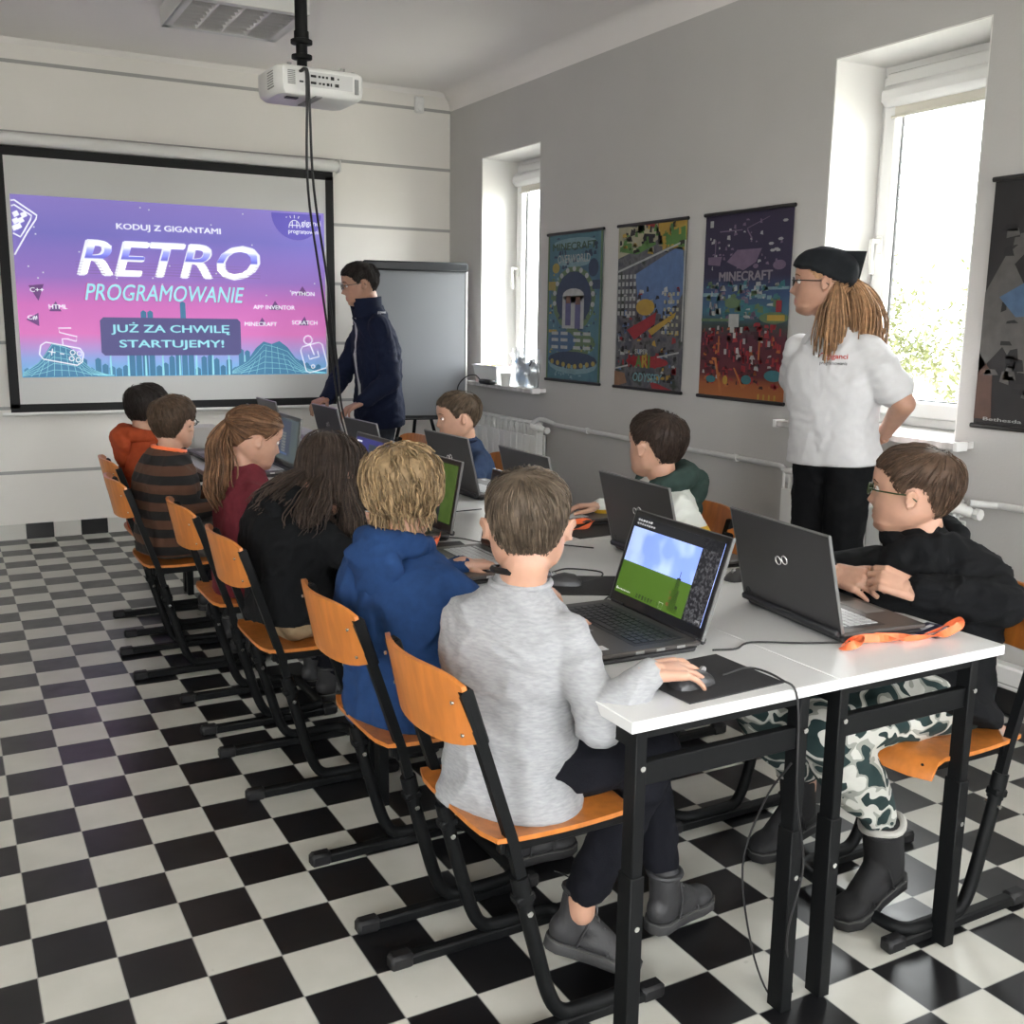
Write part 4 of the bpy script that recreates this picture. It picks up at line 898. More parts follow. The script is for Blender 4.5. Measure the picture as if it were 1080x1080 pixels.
    for n, x, y, a, od, lk, l in [(1, 1.272, -1.36, -2.5, 18, False, 'showing a blue sky over a green meadow, near desk corner'),
                              (2, 1.285, -.665, -1, 10, True, 'half hidden behind the head of the boy in grey'),
                              (3, 1.262, -.14, 1, 10, False, 'with a dark green screen, behind the blond boy'),
                              (4, 1.28, .45, 0, 10, False, 'with a navy screen beyond the dark-haired child'),
                              (5, 1.235, 1.36, 0, 8, True, 'with a grey editor screen in front of the ponytailed girl'),
                              (6, 1.22, 1.93, 0, 14, False, 'with a pinkish screen, last of the left row')]:
        place(make_laptop(SC[n], lk, od), x, y, z, a, 'open dark laptop '+l, 'laptops on the desks')
    rl = make_laptop((drk, []), True, 15); rl.scale = (.91, 1, 1)
    first = True
    for x, y, a, l in [(1.600, -1.455, 173, 'seen from behind, in front of the boy with glasses'), (1.665, -.80, 177, 'seen from behind, in front of the boy with the green hood'),
                       (1.690, -.12, 178, 'seen from behind, right of the small blue-clad boy'), (1.675, .47, 182, 'seen from behind, hiding the small blue-clad boy'),
                       (1.56, 1.10, 182, 'seen from behind, showing only a corner beside the navy screen'), (1.655, 1.86, 181, 'seen from behind, touched by the navy-jacketed man'),
                       (1.50, 2.36, 180, 'seen from behind, farthest away at the left')]:
        o = rl if first else copy_tree(rl); first = False
        place(o, x, y, z, a, 'open grey laptop '+l, 'laptops on the desks')
    # mouse mats and mice
    pad = mat('mouse_mat_cloth', (.018, .018, .020), .8, bump=.3, bscale=900)
    def mmat(x, y, a, l):
        mb = MB(); mb.box((0, 0, .0015), (.235, .195, .003), bev=.0012); o = mb.build('mouse_mat', pad, None, loc=(0, 0, 0)); o.location = (x, y, z-.0005); o.rotation_euler = (0, 0, R(a)); tag(o, l, 'mouse mat', 'black mouse mats')
    mmat(1.168, -1.672, 2, 'black mouse mat under the hand of the boy in grey'); mmat(1.33, -.96, -28, 'black mouse mat lying between the two front laptops of the left row')
    mmat(1.16, -.42, -8, 'black mouse mat right of the blond boy'); mmat(1.76, -.36, 4, 'black mouse mat beside the laptop of the green-hooded boy')
    def mouse(x, y, a, l, zz, cable=None):
        r = thing('computer_mouse', l, 'mouse', (x, y, zz), R(a), 'computer mice'); r.scale = (.88, .88, .84)
        mb = MB(); rings = []
        for u, w, h in ((-.052, .012, .010), (-.048, .022, .020), (-.03, .030, .032), (0, .030, .037), (.03, .028, .030), (.048, .022, .018), (.054, .010, .008)):
            rings.append(np.array([(u, w*math.cos(t), max(0, h*math.sin(t)) if math.sin(t) > 0 else .0) for t in [2*PI*k/20 for k in range(20)]]))
        mb.loft(rings); mb.build('shell', mat('mouse_shell', (.03, .03, .032), .35), r)
        mb = MB(); mb.cyl((.03, -.003, .030), (.03, .003, .030), .008, 12); mb.build('scroll_wheel', mat('mouse_wheel_grey', (.25, .25, .25), .5), r)
    mouse(1.118, -1.698, 4, 'black mouse under the hand of the boy in the grey sweater', z+.003)
    mouse(1.76, -1.09, 190, 'black mouse between the two front laptops of the right row', z)
    mouse(1.30, -.94, 150, 'black mouse on the mat between the two front left laptops', z+.003)
    def cord(path, l, r_=.0022): mb = MB(); mb.tube(bez(path, 6), r_, 6); tag(mb.build('cable', cable_m, None), l, 'cable')
    h = z+.003
    cord([(1.20, -1.69, h+.004), (1.26, -1.70, h+.012), (1.275, -1.77, h+.008), (1.285, -1.806, HT-.02), (1.29, -1.815, .50), (1.335, -1.80, .33), (1.315, -1.79, .18), (1.37, -1.76, .02)], 'mouse cable curling over the near desk edge to the floor')
    cord([(1.29, -1.55, h), (1.34, -1.565, h), (1.40, -1.545, h), (1.50, -1.60, h), (1.575, -1.645, h+.004)], 'black charger lead between the two front laptops')
    cord([(1.27, -.90, h+.01), (1.33, -.94, h), (1.41, -.93, h), (1.46, -.87, h), (1.40, -.80, h), (1.33, -.83, h+.004)], 'black lead looping across the desk seam')
    cord([(1.19, -1.13, h), (1.25, -1.16, h), (1.33, -1.10, h), (1.39, -1.07, h), (1.44, -1.14, h), (1.36, -1.17, h)], 'thin black lead curled behind the front laptop')
    cord([(1.20, -.22, h), (1.30, -.30, h), (1.36, -.42, h), (1.50, -.48, h), (1.60, -.62, h+.004)], 'black lead running across to the second right laptop')
    cord([(1.22, -.12, h), (1.36, -.02, h), (1.46, .10, h), (1.60, .12, h)], 'black lead crossing the seam near the green screen')
    cord([(1.30, -1.785, .55), (1.29, -1.73, .45), (1.27, -1.70, .30), (1.29, -1.72, .12), (1.33, -1.74, .012), (1.40, -1.70, .008)], 'thin cable hanging beside the front middle desk legs')
    cord([(1.10, -1.45, HT-.06), (1.13, -1.35, .50), (1.16, -1.32, .30), (1.11, -1.36, .15), (1.05, -1.33, .16)], 'thin cable dangling under the front left desk', .0016)
    # lanyards
    def ribbon(path, l, w=.016, badge=None):
        r = thing('lanyard', l, 'lanyard', tuple(path[0][:2])+(z,)); L = V(*r.location); mb = MB(); pts = bez(path, 6); n = len(pts)
        for i in range(n-1):
            def fr(k):
                d = pts[min(k+1, n-1)]-pts[max(k-1, 0)]; d /= np.linalg.norm(d)+1e-9; tw = 1.2*math.sin(k*.35); s = np.cross(V(0, 0, 1), d); s /= np.linalg.norm(s)+1e-9
                s = s*math.cos(tw)+V(0, 0, 1)*math.sin(tw); return s*w/2
            a, b = fr(i), fr(i+1); p0, p1 = pts[i], pts[i+1]; o = V(0, 0, .001); 
            q = [p0-a, p0+a, p1+b, p1-b]; v = q+[k+o for k in q]
            mb.add(v, [(0, 3, 2, 1), (4, 5, 6, 7), (0, 1, 5, 4), (1, 2, 6, 5), (2, 3, 7, 6), (3, 0, 4, 7)])
        v = np.concatenate(mb.v); v[:, 2] = np.maximum(v[:, 2], z+.0005); mb.v = [v]
        mb.build('ribbon', orange_rib, r, loc=L)
        if badge:
            bx, by, ba = badge; mb = MB(); mb.box((0, 0, .0015), (.105, .07, .002), rot=None); mb.xf(rz(R(ba)), (bx-L[0], by-L[1], 0)); b = mb.build('badge', mat('badge_navy', (.02, .02, .06), .3), r, False)
            mb = MB(); mb.box((-.0, .015, .003), (.07, .010, .001)); mb.box((0, -.012, .003), (.085, .014, .001)); mb.xf(rz(R(ba)), (bx-L[0], by-L[1], 0)); mb.build('badge_print', mat('badge_print', (.5, .5, .55), .4), b, False)
    ribbon([(1.545, -1.66, h), (1.555, -1.685, h+.012), (1.59, -1.675, h+.015), (1.60, -1.645, h+.008), (1.66, -1.66, h+.005), (1.72, -1.69, h+.004), (1.80, -1.70, h+.003), (1.85, -1.71, h+.02), (1.875, -1.69, h+.025), (1.865, -1.67, h+.01), (1.80, -1.675, h), (1.70, -1.665, h+.003), (1.62, -1.635, h+.006), (1.56, -1.65, h)], 'orange lanyard with navy badge on the near right desk corner', .018, (1.835, -1.652, 14))
    ribbon([(1.12, -.46, h), (1.17, -.40, h+.01), (1.22, -.34, h+.02), (1.26, -.26, h+.012), (1.30, -.24, h+.004), (1.24, -.30, h+.008), (1.16, -.42, h+.003)], 'crumpled orange lanyard beside the dark green screen laptop')
    ribbon([(1.52, -.32, h), (1.62, -.34, h+.01), (1.72, -.32, h+.02), (1.80, -.30, h+.012), (1.74, -.36, h+.01), (1.60, -.38, h+.006)], 'orange lanyard lying left of the green-hooded boy laptop', .022)
    ribbon([(1.10, 1.40, h), (1.14, 1.46, h+.012), (1.18, 1.50, h+.01), (1.16, 1.56, h+.01), (1.10, 1.48, h+.004)], 'orange lanyard on the desk in front of the ponytailed girl', .026)
    # papers and boxes
    def sheet(x, y, a, w, d, n, l):
        mb = MB(); 
        for k in range(n): mb.box((random.Random(k).uniform(-.006, .006), 0, .0006+.0012*k), (w, d, .001), rot=rz(.03*k))
        o = mb.build('paper_sheets', mat('paper_white', (.78, .78, .77), .7), None); o.location = (x, y, z-.0004); o.rotation_euler = (0, 0, R(a)); tag(o, l, 'paper')
    sheet(1.84, .52, 6, .10, .24, 5, 'white papers on the desk before the small blue-clad boy'); sheet(1.79, -.93, 10, .12, .15, 2, 'white paper between the two front right laptops')
    r = thing('cardboard_box', 'small white box on the far left desk beyond the striped child', 'box', (1.10, 2.33, z)); mb = MB(); mb.box((0, 0, .055), (.13, .17, .11), bev=.003); mb.build('carton', mat('white_carton', (.55, .55, .53), .6), r)
    mb = MB(); mb.box((0, 0, .112), (.135, .175, .006), rot=rz(.02)); mb.build('lid', mat('white_carton', (.55, .55, .53), .6), r)
    r = thing('notebook_computer', 'closed flat grey laptop lying by the white box', 'laptop', (1.07, 2.10, z), R(14)); mb = MB(); mb.box((0, 0, .008), (.22, .16, .016), bev=.004); mb.build('closed_body', lap_deck, r)

# ------------------------------------------------------------------ people
def cr(xs, ys, t):
    """smooth interpolation through knots"""
    xs, ys = np.array(xs, float), np.array(ys, float); t = np.asarray(t, float)
    m = np.gradient(ys, xs); i = np.clip(np.searchsorted(xs, t)-1, 0, len(xs)-2); h = xs[i+1]-xs[i]; u = np.clip((t-xs[i])/h, 0, 1)
    return (2*u**3-3*u**2+1)*ys[i]+(u**3-2*u**2+u)*h*m[i]+(-2*u**3+3*u**2)*ys[i+1]+(u**3-u**2)*h*m[i+1]
HZ = [-1, -.93, -.8, -.6, -.4, -.2, 0, .2, .4, .6, .8, .93, 1]
HF = [.42, .60, .70, .74, .75, .77, .77, .82, .83, .78, .60, .36, .05]
HB = [.30, .12, -.10, -.42, -.66, -.80, -.90, -.96, -.97, -.90, -.70, -.42, -.08]
HW = [.10, .26, .42, .55, .62, .66, .69, .71, .71, .66, .50, .30, .05]
def head_rings(nz=52, na=72, off=None, feat=1., child=1.):
    zs = -np.cos(np.linspace(.06, PI-.04, nz)); rings = []
    for z in zs:
        f, b, w = float(cr(HZ, HF, z)), float(cr(HZ, HB, z)), float(cr(HZ, HW, z))
        if child: w += .05*math.exp(-((z+.45)/.3)**2); f += .02*math.exp(-((z-.4)/.3)**2)
        c = -.06 if f > .3 and b < -.3 else (f+b)/2
        a = np.linspace(0, 2*PI, na, endpoint=False); ca, sa = np.cos(a), np.sin(a)
        e = .92
        x = c+np.where(ca > 0, f-c, c-b)*np.sign(ca)*np.abs(ca)**e; y = w*np.sign(sa)*np.abs(sa)**e
        zz = np.full(na, z)
        if feat:
            fr = np.clip((x-c)/(f-c+1e-6), 0, 1)**2; G = lambda v, m, s: np.exp(-((v-m)/s)**2); ay = np.abs(y)
            k = 1-.25*child
            if z > -.42 and z < .2:
                t = np.clip((.12-z)/.44, 0, 1); amp = (.02+.23*t**1.3)*k*(1 if z > -.30 else max(0, 1-(-.30-z)/.10)); x = x+fr*amp*G(y, 0, .075+.06*t)
                x = x+fr*.06*k*G(ay, .12, .06)*G(z, -.28, .08)
            x = x-fr*.085*G(ay, .27, .14)*G(z, .03, .11)+fr*.035*G(ay, .24, .18)*G(z, .19, .06)
            x = x+fr*.075*k*G(y, 0, .20)*(G(z, -.52, .045)+G(z, -.64, .05))-fr*.02*G(y, 0, .17)*G(z, -.58, .02)
            x = x+fr*.05*G(y, 0, .16)*G(z, -.86, .10)-fr*.03*G(y, 0, .2)*G(z, -.73, .05)+fr*.03*G(ay, .38, .14)*G(z, -.28, .15)
        if off is not None:
            o = off(a, z); x = x+o*np.cos(a); y = y+o*np.sin(a); zz = zz+o*.9*max(0, z)
        rings.append(np.stack([x, y, zz], 1))
    return rings
def sstep(t): t = np.clip(t, 0, 1); return t*t*(3-2*t)
def make_head_frame(yaw, pitch, roll): return rz(R(yaw))@ry(-R(pitch))@rx(R(roll))
def hand(mb, w, d, n, side, L, curl=(30, 30, 35, 40), bend=.3, thumb=40, spread=5, vox=None):
    """w wrist, d toward fingertips, n out of the back of the hand, side=+1 thumb on cross(n,d)"""
    w, d, n = [np.array(q, float) for q in (w, d, n)]; d /= np.linalg.norm(d); n = n-d*(n@d); n /= np.linalg.norm(n); s = np.cross(n, d)*side
    P = .50*L; wd = .40*L; M = np.stack([d, s, n], 1)
    for k in range(4):
        o = (.5-k/3)*wd*.80; kn = w+d*P*(1-.05*abs(k-1))+s*o+n*.01*L; mb.cap(w+s*o*.62+d*.02*L, kn, .085*L, .062*L, 10)
        fl = (.44, .49, .46, .36)[k]*L; r0 = (.052, .053, .050, .044)[k]*L; sp = R(spread*(1.5-k)*.8)
        dd = d*math.cos(sp)+s*math.sin(sp); p = kn; ang = 0
        for j, q in enumerate((.45, .31, .24)):
            ang += R(curl[k]*(1, 1.1, .7)[j]) if j or True else 0
            v = dd*math.cos(ang)-n*math.sin(ang); e = p+v*fl*q; mb.cap(p, e, r0*(1-.1*j), r0*(.94-.12*j), 9); p = e
    b = w+s*wd*.30+d*.12*L-n*.06*L; t1 = b+(d*math.cos(R(thumb))+s*math.sin(R(thumb))-n*.25)*.26*L; t2 = t1+(d*math.cos(R(thumb*.55))+s*math.sin(R(thumb*.55))-n*.2)*.17*L; t3 = t2+(d*math.cos(R(thumb*.2))+s*math.sin(R(thumb*.2))-n*.25)*.14*L
    mb.cap(b, t1, .066*L, .056*L, 10); mb.cap(t1, t2, .057*L, .052*L, 10); mb.cap(t2, t3, .052*L, .042*L, 10)
    mb.ell(w+d*.28*L, (.30*L, .20*L, .085*L), rot=M, k=16, n=8)
    mb.cap(w-d*.10*L, w+d*.10*L, .105*L, .12*L, 12)
HAIR = {}
def hair_mats(key, base):
    if key not in HAIR:
        HAIR[key] = [mat('hair_%s' % key if k == 0 else 'hair_%s_tone_%s' % (key, 'abc'[k]), tuple(c*f for c in base), .55, var=.3, scale=60, spec=.25) for k, f in enumerate((1, .62, 1.5))]
    return HAIR[key]
def make_hair(style, key, base, hc, M, hh, kw, kd, parent, loc, seed, body_bvh=None, capz=None):
    """scalp shell plus combed strands in the style of the photo"""
    S = np.diag([hh*kd, hh*kw, hh]); rn = random.Random(seed); mats = hair_mats(key, base)
    hl_a = np.radians([0, 25, 45, 62, 78, 92, 105, 125, 150, 180])
    HL = {'short': [.50, .47, .42, .28, -.10, .16, .08, -.28, -.52, -.60], 'bowl': [.22, .20, .14, .0, -.15, -.18, -.20, -.35, -.52, -.58],
          'long': [.50, .45, .35, .10, -.30, -.55, -.7, -.9, -.98, -.98], 'tail': [.50, .46, .40, .25, .0, .12, .06, -.2, -.42, -.5]}[style]
    th = {'short': .058, 'bowl': .15, 'long': .12, 'tail': .06}[style]
    def off(a, z):
        aa = np.abs((a+PI) % (2*PI)-PI); zl = np.interp(aa, hl_a, HL); m = sstep((z-zl)/.16+.25)
        t = th*(.35 if capz is not None else 1)*(1+.25*sstep(np.array((z-.2)/.6))); f0 = .2 if style == 'short' else .55; fade = f0+(1-f0)*sstep((z-zl)/.6)
        return m*t*fade-.10*(1-m)
    mb = MB(); rings = head_rings(48, 72, off, 0, 1); mb.loft([(r@S.T)@M.T+hc for r in rings])
    v = np.concatenate(mb.v); out = np.empty_like(v)
    for i, p in enumerate(v):
        q = Vector((M.T@(p-hc)/hh).tolist()); out[i] = p+(p-hc)*(.03 if style in ('bowl', 'long') else .015)*noise.noise(q*4+Vector((seed, 0, 0)))+(p-hc)*(.03 if style == 'bowl' else .014)*noise.noise(Vector((q.x*9+3*q.z, q.y*18+2*q.z, q.z*5)))
    mb.v = [out]; me_v = out; bvh = BVHTree.FromPolygons([Vector(p) for p in out], [f for f in mb.f])
    mb.f = list(mb.f); hb = MB(); hb.add(out, mb.f, 0)
    # strands
    whorl = hc+M@(S@V(-.45, .12, .92)); up = M@V(0, 0, 1); fw = M@V(1, 0, 0); lt = M@V(0, 1, 0)
    cfg = {'short': (2600, 6, .34, .0011), 'bowl': (1900, 9, .42, .0022), 'long': (2000, 16, .9, .0015), 'tail': (1500, 8, .55, .0016)}[style]
    tailp = hc+M@(S@V(-.98, 0, .42))
    for k in range(cfg[0]):
        a = rn.uniform(-PI, PI); z = 1-2*rn.random()*.9; aa = abs(a); zl = float(np.interp(aa, hl_a, HL))
        if z < zl+.03: continue
        f, b, w = float(cr(HZ, HF, z)), float(cr(HZ, HB, z)), float(cr(HZ, HW, z))
        p = hc+M@(S@V(math.cos(a)*(f if math.cos(a) > 0 else -b), math.sin(a)*w, z)); gro = .28+.72*float(sstep((z-zl)/.7)) if style == 'short' else 1; L = cfg[2]*hh*(1+rn.uniform(-.25, .25))*gro; n = cfg[1]
        if capz is not None and z > np.interp(aa, np.radians([0, 60, 85, 110, 150, 180]), capz)-.12: continue
        st = L/n; pts = []; ph = rn.uniform(0, 6); free = False
        lift = rn.uniform(.0003, .0065)*(2.0 if style in ('bowl', 'long') else gro)*(hh/.1)
        side = 1 if (M.T@(p-hc))[1] > 0 else -1
        nlen = n if style != 'long' else n+8
        for j in range(nlen):
            if style == 'tail': d = tailp-p; 
            else: d = p-whorl
            d = d/(np.linalg.norm(d)+1e-9)
            if style == 'short': d = d+fw*.35*max(0, float((M.T@(p-hc))[2]/hh))-up*.25
            elif style == 'bowl': d = d*.6-up*.5+lt*.25*math.sin(ph+j*.9)+fw*.2*math.cos(ph*1.7+j*.8)
            elif style == 'long': d = d*.5-V(0, 0, 1)*.8+lt*side*.25*max(0, (M.T@(p-hc))[2]/hh)+lt*.10*math.sin(ph+j*.6)
            hit = bvh.find_nearest(Vector(p))
            hp, hn = np.array(hit[0]), np.array(hit[1])
            if (hp-hc)@hn < 0: hn = -hn
            low = (p-hc)@V(0, 0, 1)/hh
            if style == 'long' and (low < -.15 or free):
                free = True; d = V(0, 0, -1)+lt*.16*math.sin(ph+j*.7)+fw*.14*math.cos(ph*2+j*.6)+(p-hc)*V(1, 1, 0)*.6*(1 if low > -1 else -.5)
                p = p+d/np.linalg.norm(d)*st*.8
                if (p-hp)@hn < lift and low > -1.0: p = hp+hn*lift*1.5
            elif style == 'bowl' and low < -.25 : d = d-hn*.1; p = p+d/np.linalg.norm(d)*st*.8
            else:
                d = d-hn*(d@hn); d /= np.linalg.norm(d)+1e-9; p = p+d*st
                hit = bvh.find_nearest(Vector(p)); hp, h2 = np.array(hit[0]), np.array(hit[1]); h2 = h2 if (hp-hc)@h2 > 0 else -h2
                p = hp+h2*lift
                if style == 'tail' and np.linalg.norm(tailp-p) < .15*hh: pts.append(tailp); break
            if body_bvh is not None and free:
                bh = body_bvh.find_nearest(Vector(p))
                if bh[0] is not None:
                    b0, bn = np.array(bh[0]), np.array(bh[1])
                    if (p-b0)@bn < .004: p = b0+bn*(.004+lift)
            pts.append(p)
        if len(pts) > 2:
            m = len(pts); r0 = cfg[3]*(hh/.1)*rn.uniform(.7, 1.3); hb.tube(pts, [r0*(.4+.6*math.sin(PI*min(1, (i+.6)/m)))*(1 if i < m-1 else .3) for i in range(m)], 3, mi=rn.choice((0, 0, 1, 2)))
    o = hb.build('hair', mats, parent, True, loc=loc, ang=180)
    return o, bvh
def long_locks(hc, M, hh, start, end, n, key, base, parent, loc, seed, wave=.012, r=.0022, spread=.03, mid=None, name='hair_lock'):
    rn = random.Random(seed); mb = MB(); start, end = np.array(start), np.array(end)
    for k in range(n):
        a = V(rn.gauss(0, 1), rn.gauss(0, 1), rn.gauss(0, .6)); q = V(rn.gauss(0, 1), rn.gauss(0, 1), rn.gauss(0, .5)); ph = rn.uniform(0, 1.2); u = 1+rn.uniform(-.25, .08)
        pts = []
        for j in range(12):
            t = j/11*u; c = start*(1-t)+end*t
            if mid is not None: c = start*(1-t)**2+2*np.array(mid)*t*(1-t)+end*t*t
            s = spread*(.35+1.1*math.sin(min(1, t*.9)*PI*.75)); pts.append(c+a*s*.45+q*s*.15*t+V(math.sin(ph+t*14), math.cos(ph+t*12), 0)*wave*t)
        mb.tube(pts, [r*(.5+.8*math.sin(PI*(i+.8)/13)) for i in range(12)], 4, mi=rn.choice((0, 0, 1, 2)))
    return mb.build(name, hair_mats(key, base), parent, True, loc=loc, ang=180)
def shoe(foot, toe_dir, L, m, sole_m, parent, loc, shaft=.08, up=(0, 0, 1), trim=None, lace=None, sr=.17):
    """ankle boot; foot = heel point on the sole, toe_dir along the foot"""
    t = np.array(toe_dir, float); t /= np.linalg.norm(t); u = np.array(up, float); u = u-t*(u@t); u /= np.linalg.norm(u); s = np.cross(u, t); F = np.array(foot, float); M = np.stack([t, s, u], 1)
    W = lambda a, b, c: F+M@V(a*L, b*L, c*L)
    mb = MB(); mb.ell(W(.20, 0, .22), (.21*L, .155*L, .20*L), M); mb.ell(W(.50, 0, .17), (.28*L, .165*L, .14*L), M); mb.ell(W(.76, 0, .13), (.22*L, .175*L, .115*L), M)
    mb.cap(W(.22, 0, .3), W(.20, 0, .32+shaft/L), sr*.97*L, sr*L, 16); mb.cap(W(.28, 0, .34), W(.58, 0, .22), .15*L, .12*L)
    co, no, f = remesh(mb, .006, 3); b = MB(); b.add(co, f); 
    sh = b.build('shoe', m, parent, loc=loc)
    ol = [(-.01, .0), (.02, .10), (.12, .155), (.3, .145), (.5, .15), (.7, .185), (.85, .18), (.96, .11), (1.0, 0)]; ol = ol+[(a, -b_) for a, b_ in ol[::-1][1:-1]]
    mb = MB(); mb.loft([np.array([W(a, b_*k, c) for a, b_ in ol]) for k, c in ((.98, -.0), (1.08, .02), (1.09, .10), (1.02, .125))]); mb.build('sole', sole_m, sh, loc=loc, ang=50)
    if trim is not None:
        mb = MB(); c = W(.20, 0, .32+shaft/L+.10); mb.tube([c+M@V(sr*L*math.cos(a), sr*L*math.sin(a), .015*L*math.sin(3*a)) for a in [2*PI*k/20 for k in range(20)]], .0085, 8, closed=True); mb.build('boot_lining', trim, sh, loc=loc)
    mb = MB(); c = W(.20, 0, .32+shaft/L+.06); mb.tube([c+M@V(sr*1.01*L*math.cos(a), sr*1.01*L*math.sin(a), 0) for a in [2*PI*k/20 for k in range(20)]], .007, 8, closed=True); mb.build('padded_collar', m, sh, loc=loc)
    mb = MB(); mb.loft([np.array([W(a, b_*k, c) for a, b_ in ol]) for k, c in ((1.10, .100), (1.11, .115), (1.06, .118))]); mb.build('welt', mat('shoe_welt', (.06, .06, .058), .6), sh, loc=loc, ang=50)
    mb = MB(); mb.tube([W(.62, -.165, .10), W(.60, -.10, .26), W(.60, 0, .31), W(.60, .10, .26), W(.62, .165, .10)], .0028, 6); mb.tube([W(.30, -.155, .12), W(.34, -.15, .34), W(.36, -.10, .50)], .0025, 6); mb.tube([W(.30, .155, .12), W(.34, .15, .34), W(.36, .10, .50)], .0025, 6); mb.build('seam', m, sh, loc=loc)
    if lace is not None:
        mb = MB()
        for k in range(5):
            c = W(.60-.075*k, 0, .30+.05*k); mb.tube([c-s*.07*L, c+u*.012*L, c+s*.07*L], .0025, 6)
        mb.tube(bez([W(.3, .05, .52), W(.40, .10, .50), W(.44, .12, .40), W(.42, .10, .30)], 4), .0022, 6); mb.build('laces', lace, sh, loc=loc)
    return sh
def person(name_lab, cat, cfg):
    """one continuous body plus hair and clothes as children"""
    k = cfg; g = lambda q, d=None: k.get(q, d)
    P, CH, NK, HC = [np.array(k[q], float) for q in ('pelvis', 'chest', 'neck', 'head')]
    hh = g('hh', .104); kw = g('kw', .98); kd = g('kd', 1.0); sw = g('sw', .150); sc = sw/.150; child = g('child', 1)
    by = R(k['yaw']); fwd = V(math.cos(by), math.sin(by), 0); lat = V(-math.sin(by), math.cos(by), 0)
    loc = V(P[0], P[1], 0); root = thing('person', name_lab, cat, tuple(loc))
    hy, hp, hr = k['look']; M = make_head_frame(hy, hp, hr); S = np.diag([hh*kd, hh*kw, hh])
    spine = NK-CH; spine /= np.linalg.norm(spine)
    sh_c = NK-spine*.082*sc; tilt = g('sh_tilt', 0)
    sl = k.get('shL'); sr = k.get('shR')
    SL = np.array(sl, float) if sl is not None else sh_c+lat*sw*.78+V(0, 0, tilt); SR = np.array(sr, float) if sr is not None else sh_c-lat*sw*.78-V(0, 0, tilt)
    A = {'L': [SL]+[np.array(q, float) for q in k['armL'][:2]], 'R': [SR]+[np.array(q, float) for q in k['armR'][:2]]}
    hipw = g('hipw', .075*sc); LG = {'L': [P+lat*hipw]+[np.array(q, float) for q in k['legL']], 'R': [P-lat*hipw]+[np.array(q, float) for q in k['legR']]}
    # --- torso sections shared by body and top
    pd = CH-P
    def torso(mb, gr, low=-.07, prof=None, flare=0):
        T = prof or g('torso') or [(0, .86, .62), (.22, .84, .60), (.5, .86, .60), (.8, .95, .60), (1.0, .97, .58), (1.2, .90, .50), (1.36, .60, .42), (1.5, .34, .36)]
        L_ = np.linalg.norm(NK-P); rings = []
        def pt(t):   # curve pelvis(0) chest(1) neck(1.5)
            if t <= 1: q = P*(1-t)+CH*t+g('belly', V(0, 0, 0))*math.sin(PI*t)
            else: u = (t-1)/.5; q = CH*(1-u)+NK*u
            return q
        ts = [x[0] for x in T]; tt = np.linspace(0, 1.5, 26)
        W_, D_ = cr(ts, [x[1] for x in T], tt), cr(ts, [x[2] for x in T], tt)
        shl = (SL-SR); shl /= np.linalg.norm(shl)
        plat = np.array(g('plat', lat), float)
        for t, w, d in zip(tt, W_, D_):
            a, b = pt(max(0, t-.05)), pt(min(1.5, t+.05)); ax = (b-a)/np.linalg.norm(b-a); q = min(1, t); l = plat*(1-q)+shl*q; l = l-ax*(l@ax); l /= np.linalg.norm(l); fd = np.cross(l, ax)
            w = w*sw*(1+gr*.4)+gr*.03; d = d*sw*(1+gr*.4)+gr*.03
            c = pt(t)
            rings.append(np.array([c+l*w*np.sign(math.cos(x))*abs(math.cos(x))**.85-fd*d*np.sign(math.sin(x))*abs(math.sin(x))**.85 for x in [2*PI*j/28 for j in range(28)]]))
        if low:
            r0 = rings[0]; c = r0.mean(0); ax = (CH-P)/np.linalg.norm(CH-P); rings = [c+(r0-c)*(1+flare)+ax*low*1.0]+[c+(r0-c)*(1+flare*.6)+ax*low*.5]+rings
        mb.loft(rings)
    # --- body
    bo = MB(); hr_ = head_rings(56, 80, None, 1, child); bo.loft([(r@S.T)@M.T+HC for r in hr_])
    for s in (-1, 1):                     # ears
        e0 = V(-.08, s*.77, -.04); ER = rz(s*R(30))@rx(-s*R(8))
        bo.ell(HC+M@(S@e0), (.13*hh, .045*hh, .21*hh), rot=M@ER, k=14, n=10)
        bo.tube([HC+M@(S@e0+ER@V(.02*hh+.135*hh*math.cos(t)*(1 if math.cos(t) < 0 else .8), s*.055*hh, .21*hh*math.sin(t)*(1 if t < PI else .8))) for t in np.linspace(.3, 2*PI-1.0, 12)], .032*hh, 7)
    nb = HC+M@(S@V(-.30, 0, -.62)); nr = g('neck_r', .40*hh*1.0); bo.cap(nb, NK-spine*.02, nr*1.05, nr*1.12, 16); bo.cap(HC+M@(S@V(-.05, 0, -.55)), nb*.3+NK*.7, nr*.85, nr*.9, 14)
    torso(bo, -.22, low=0)
    lr = g('limb', 1)*sc
    for sd in 'LR':
        a = A[sd]; bo.cap(a[0], a[1], .034*lr, .028*lr) if not g('bare') else bo.cap(a[0], a[1], .044*lr, .036*lr); bo.cap(a[1], a[2], (.036 if g('bare') else .028)*lr, .022*lr); bo.ell(a[0], (.034*lr,)*3)
        l = LG[sd]; bo.cap(l[0], l[1], .062*lr, .046*lr); bo.cap(l[1], l[2], .046*lr, .030*lr); bo.cap(l[2], l[2]+V(0, 0, -.03), .03*lr, .03*lr)
    vx = g('vox', .0055)
    co, no, f = remesh(bo, vx, 2, .5)
    bb = MB(); bb.add(co, f)
    # lips tinted by place
    loc_h = (co-HC)@M/np.array([hh*kd, hh*kw, hh]); mi = []
    fa = np.array([q[:3] for q in f]); cen = loc_h[fa].mean(1)
    lipm = (np.abs(cen[:, 1]) < .21) & (np.abs(cen[:, 2]+.575) < .085*(1-(np.abs(cen[:, 1])/.24)**2)) & (cen[:, 0] > .60)
    bb.m = lipm.astype(int).tolist()
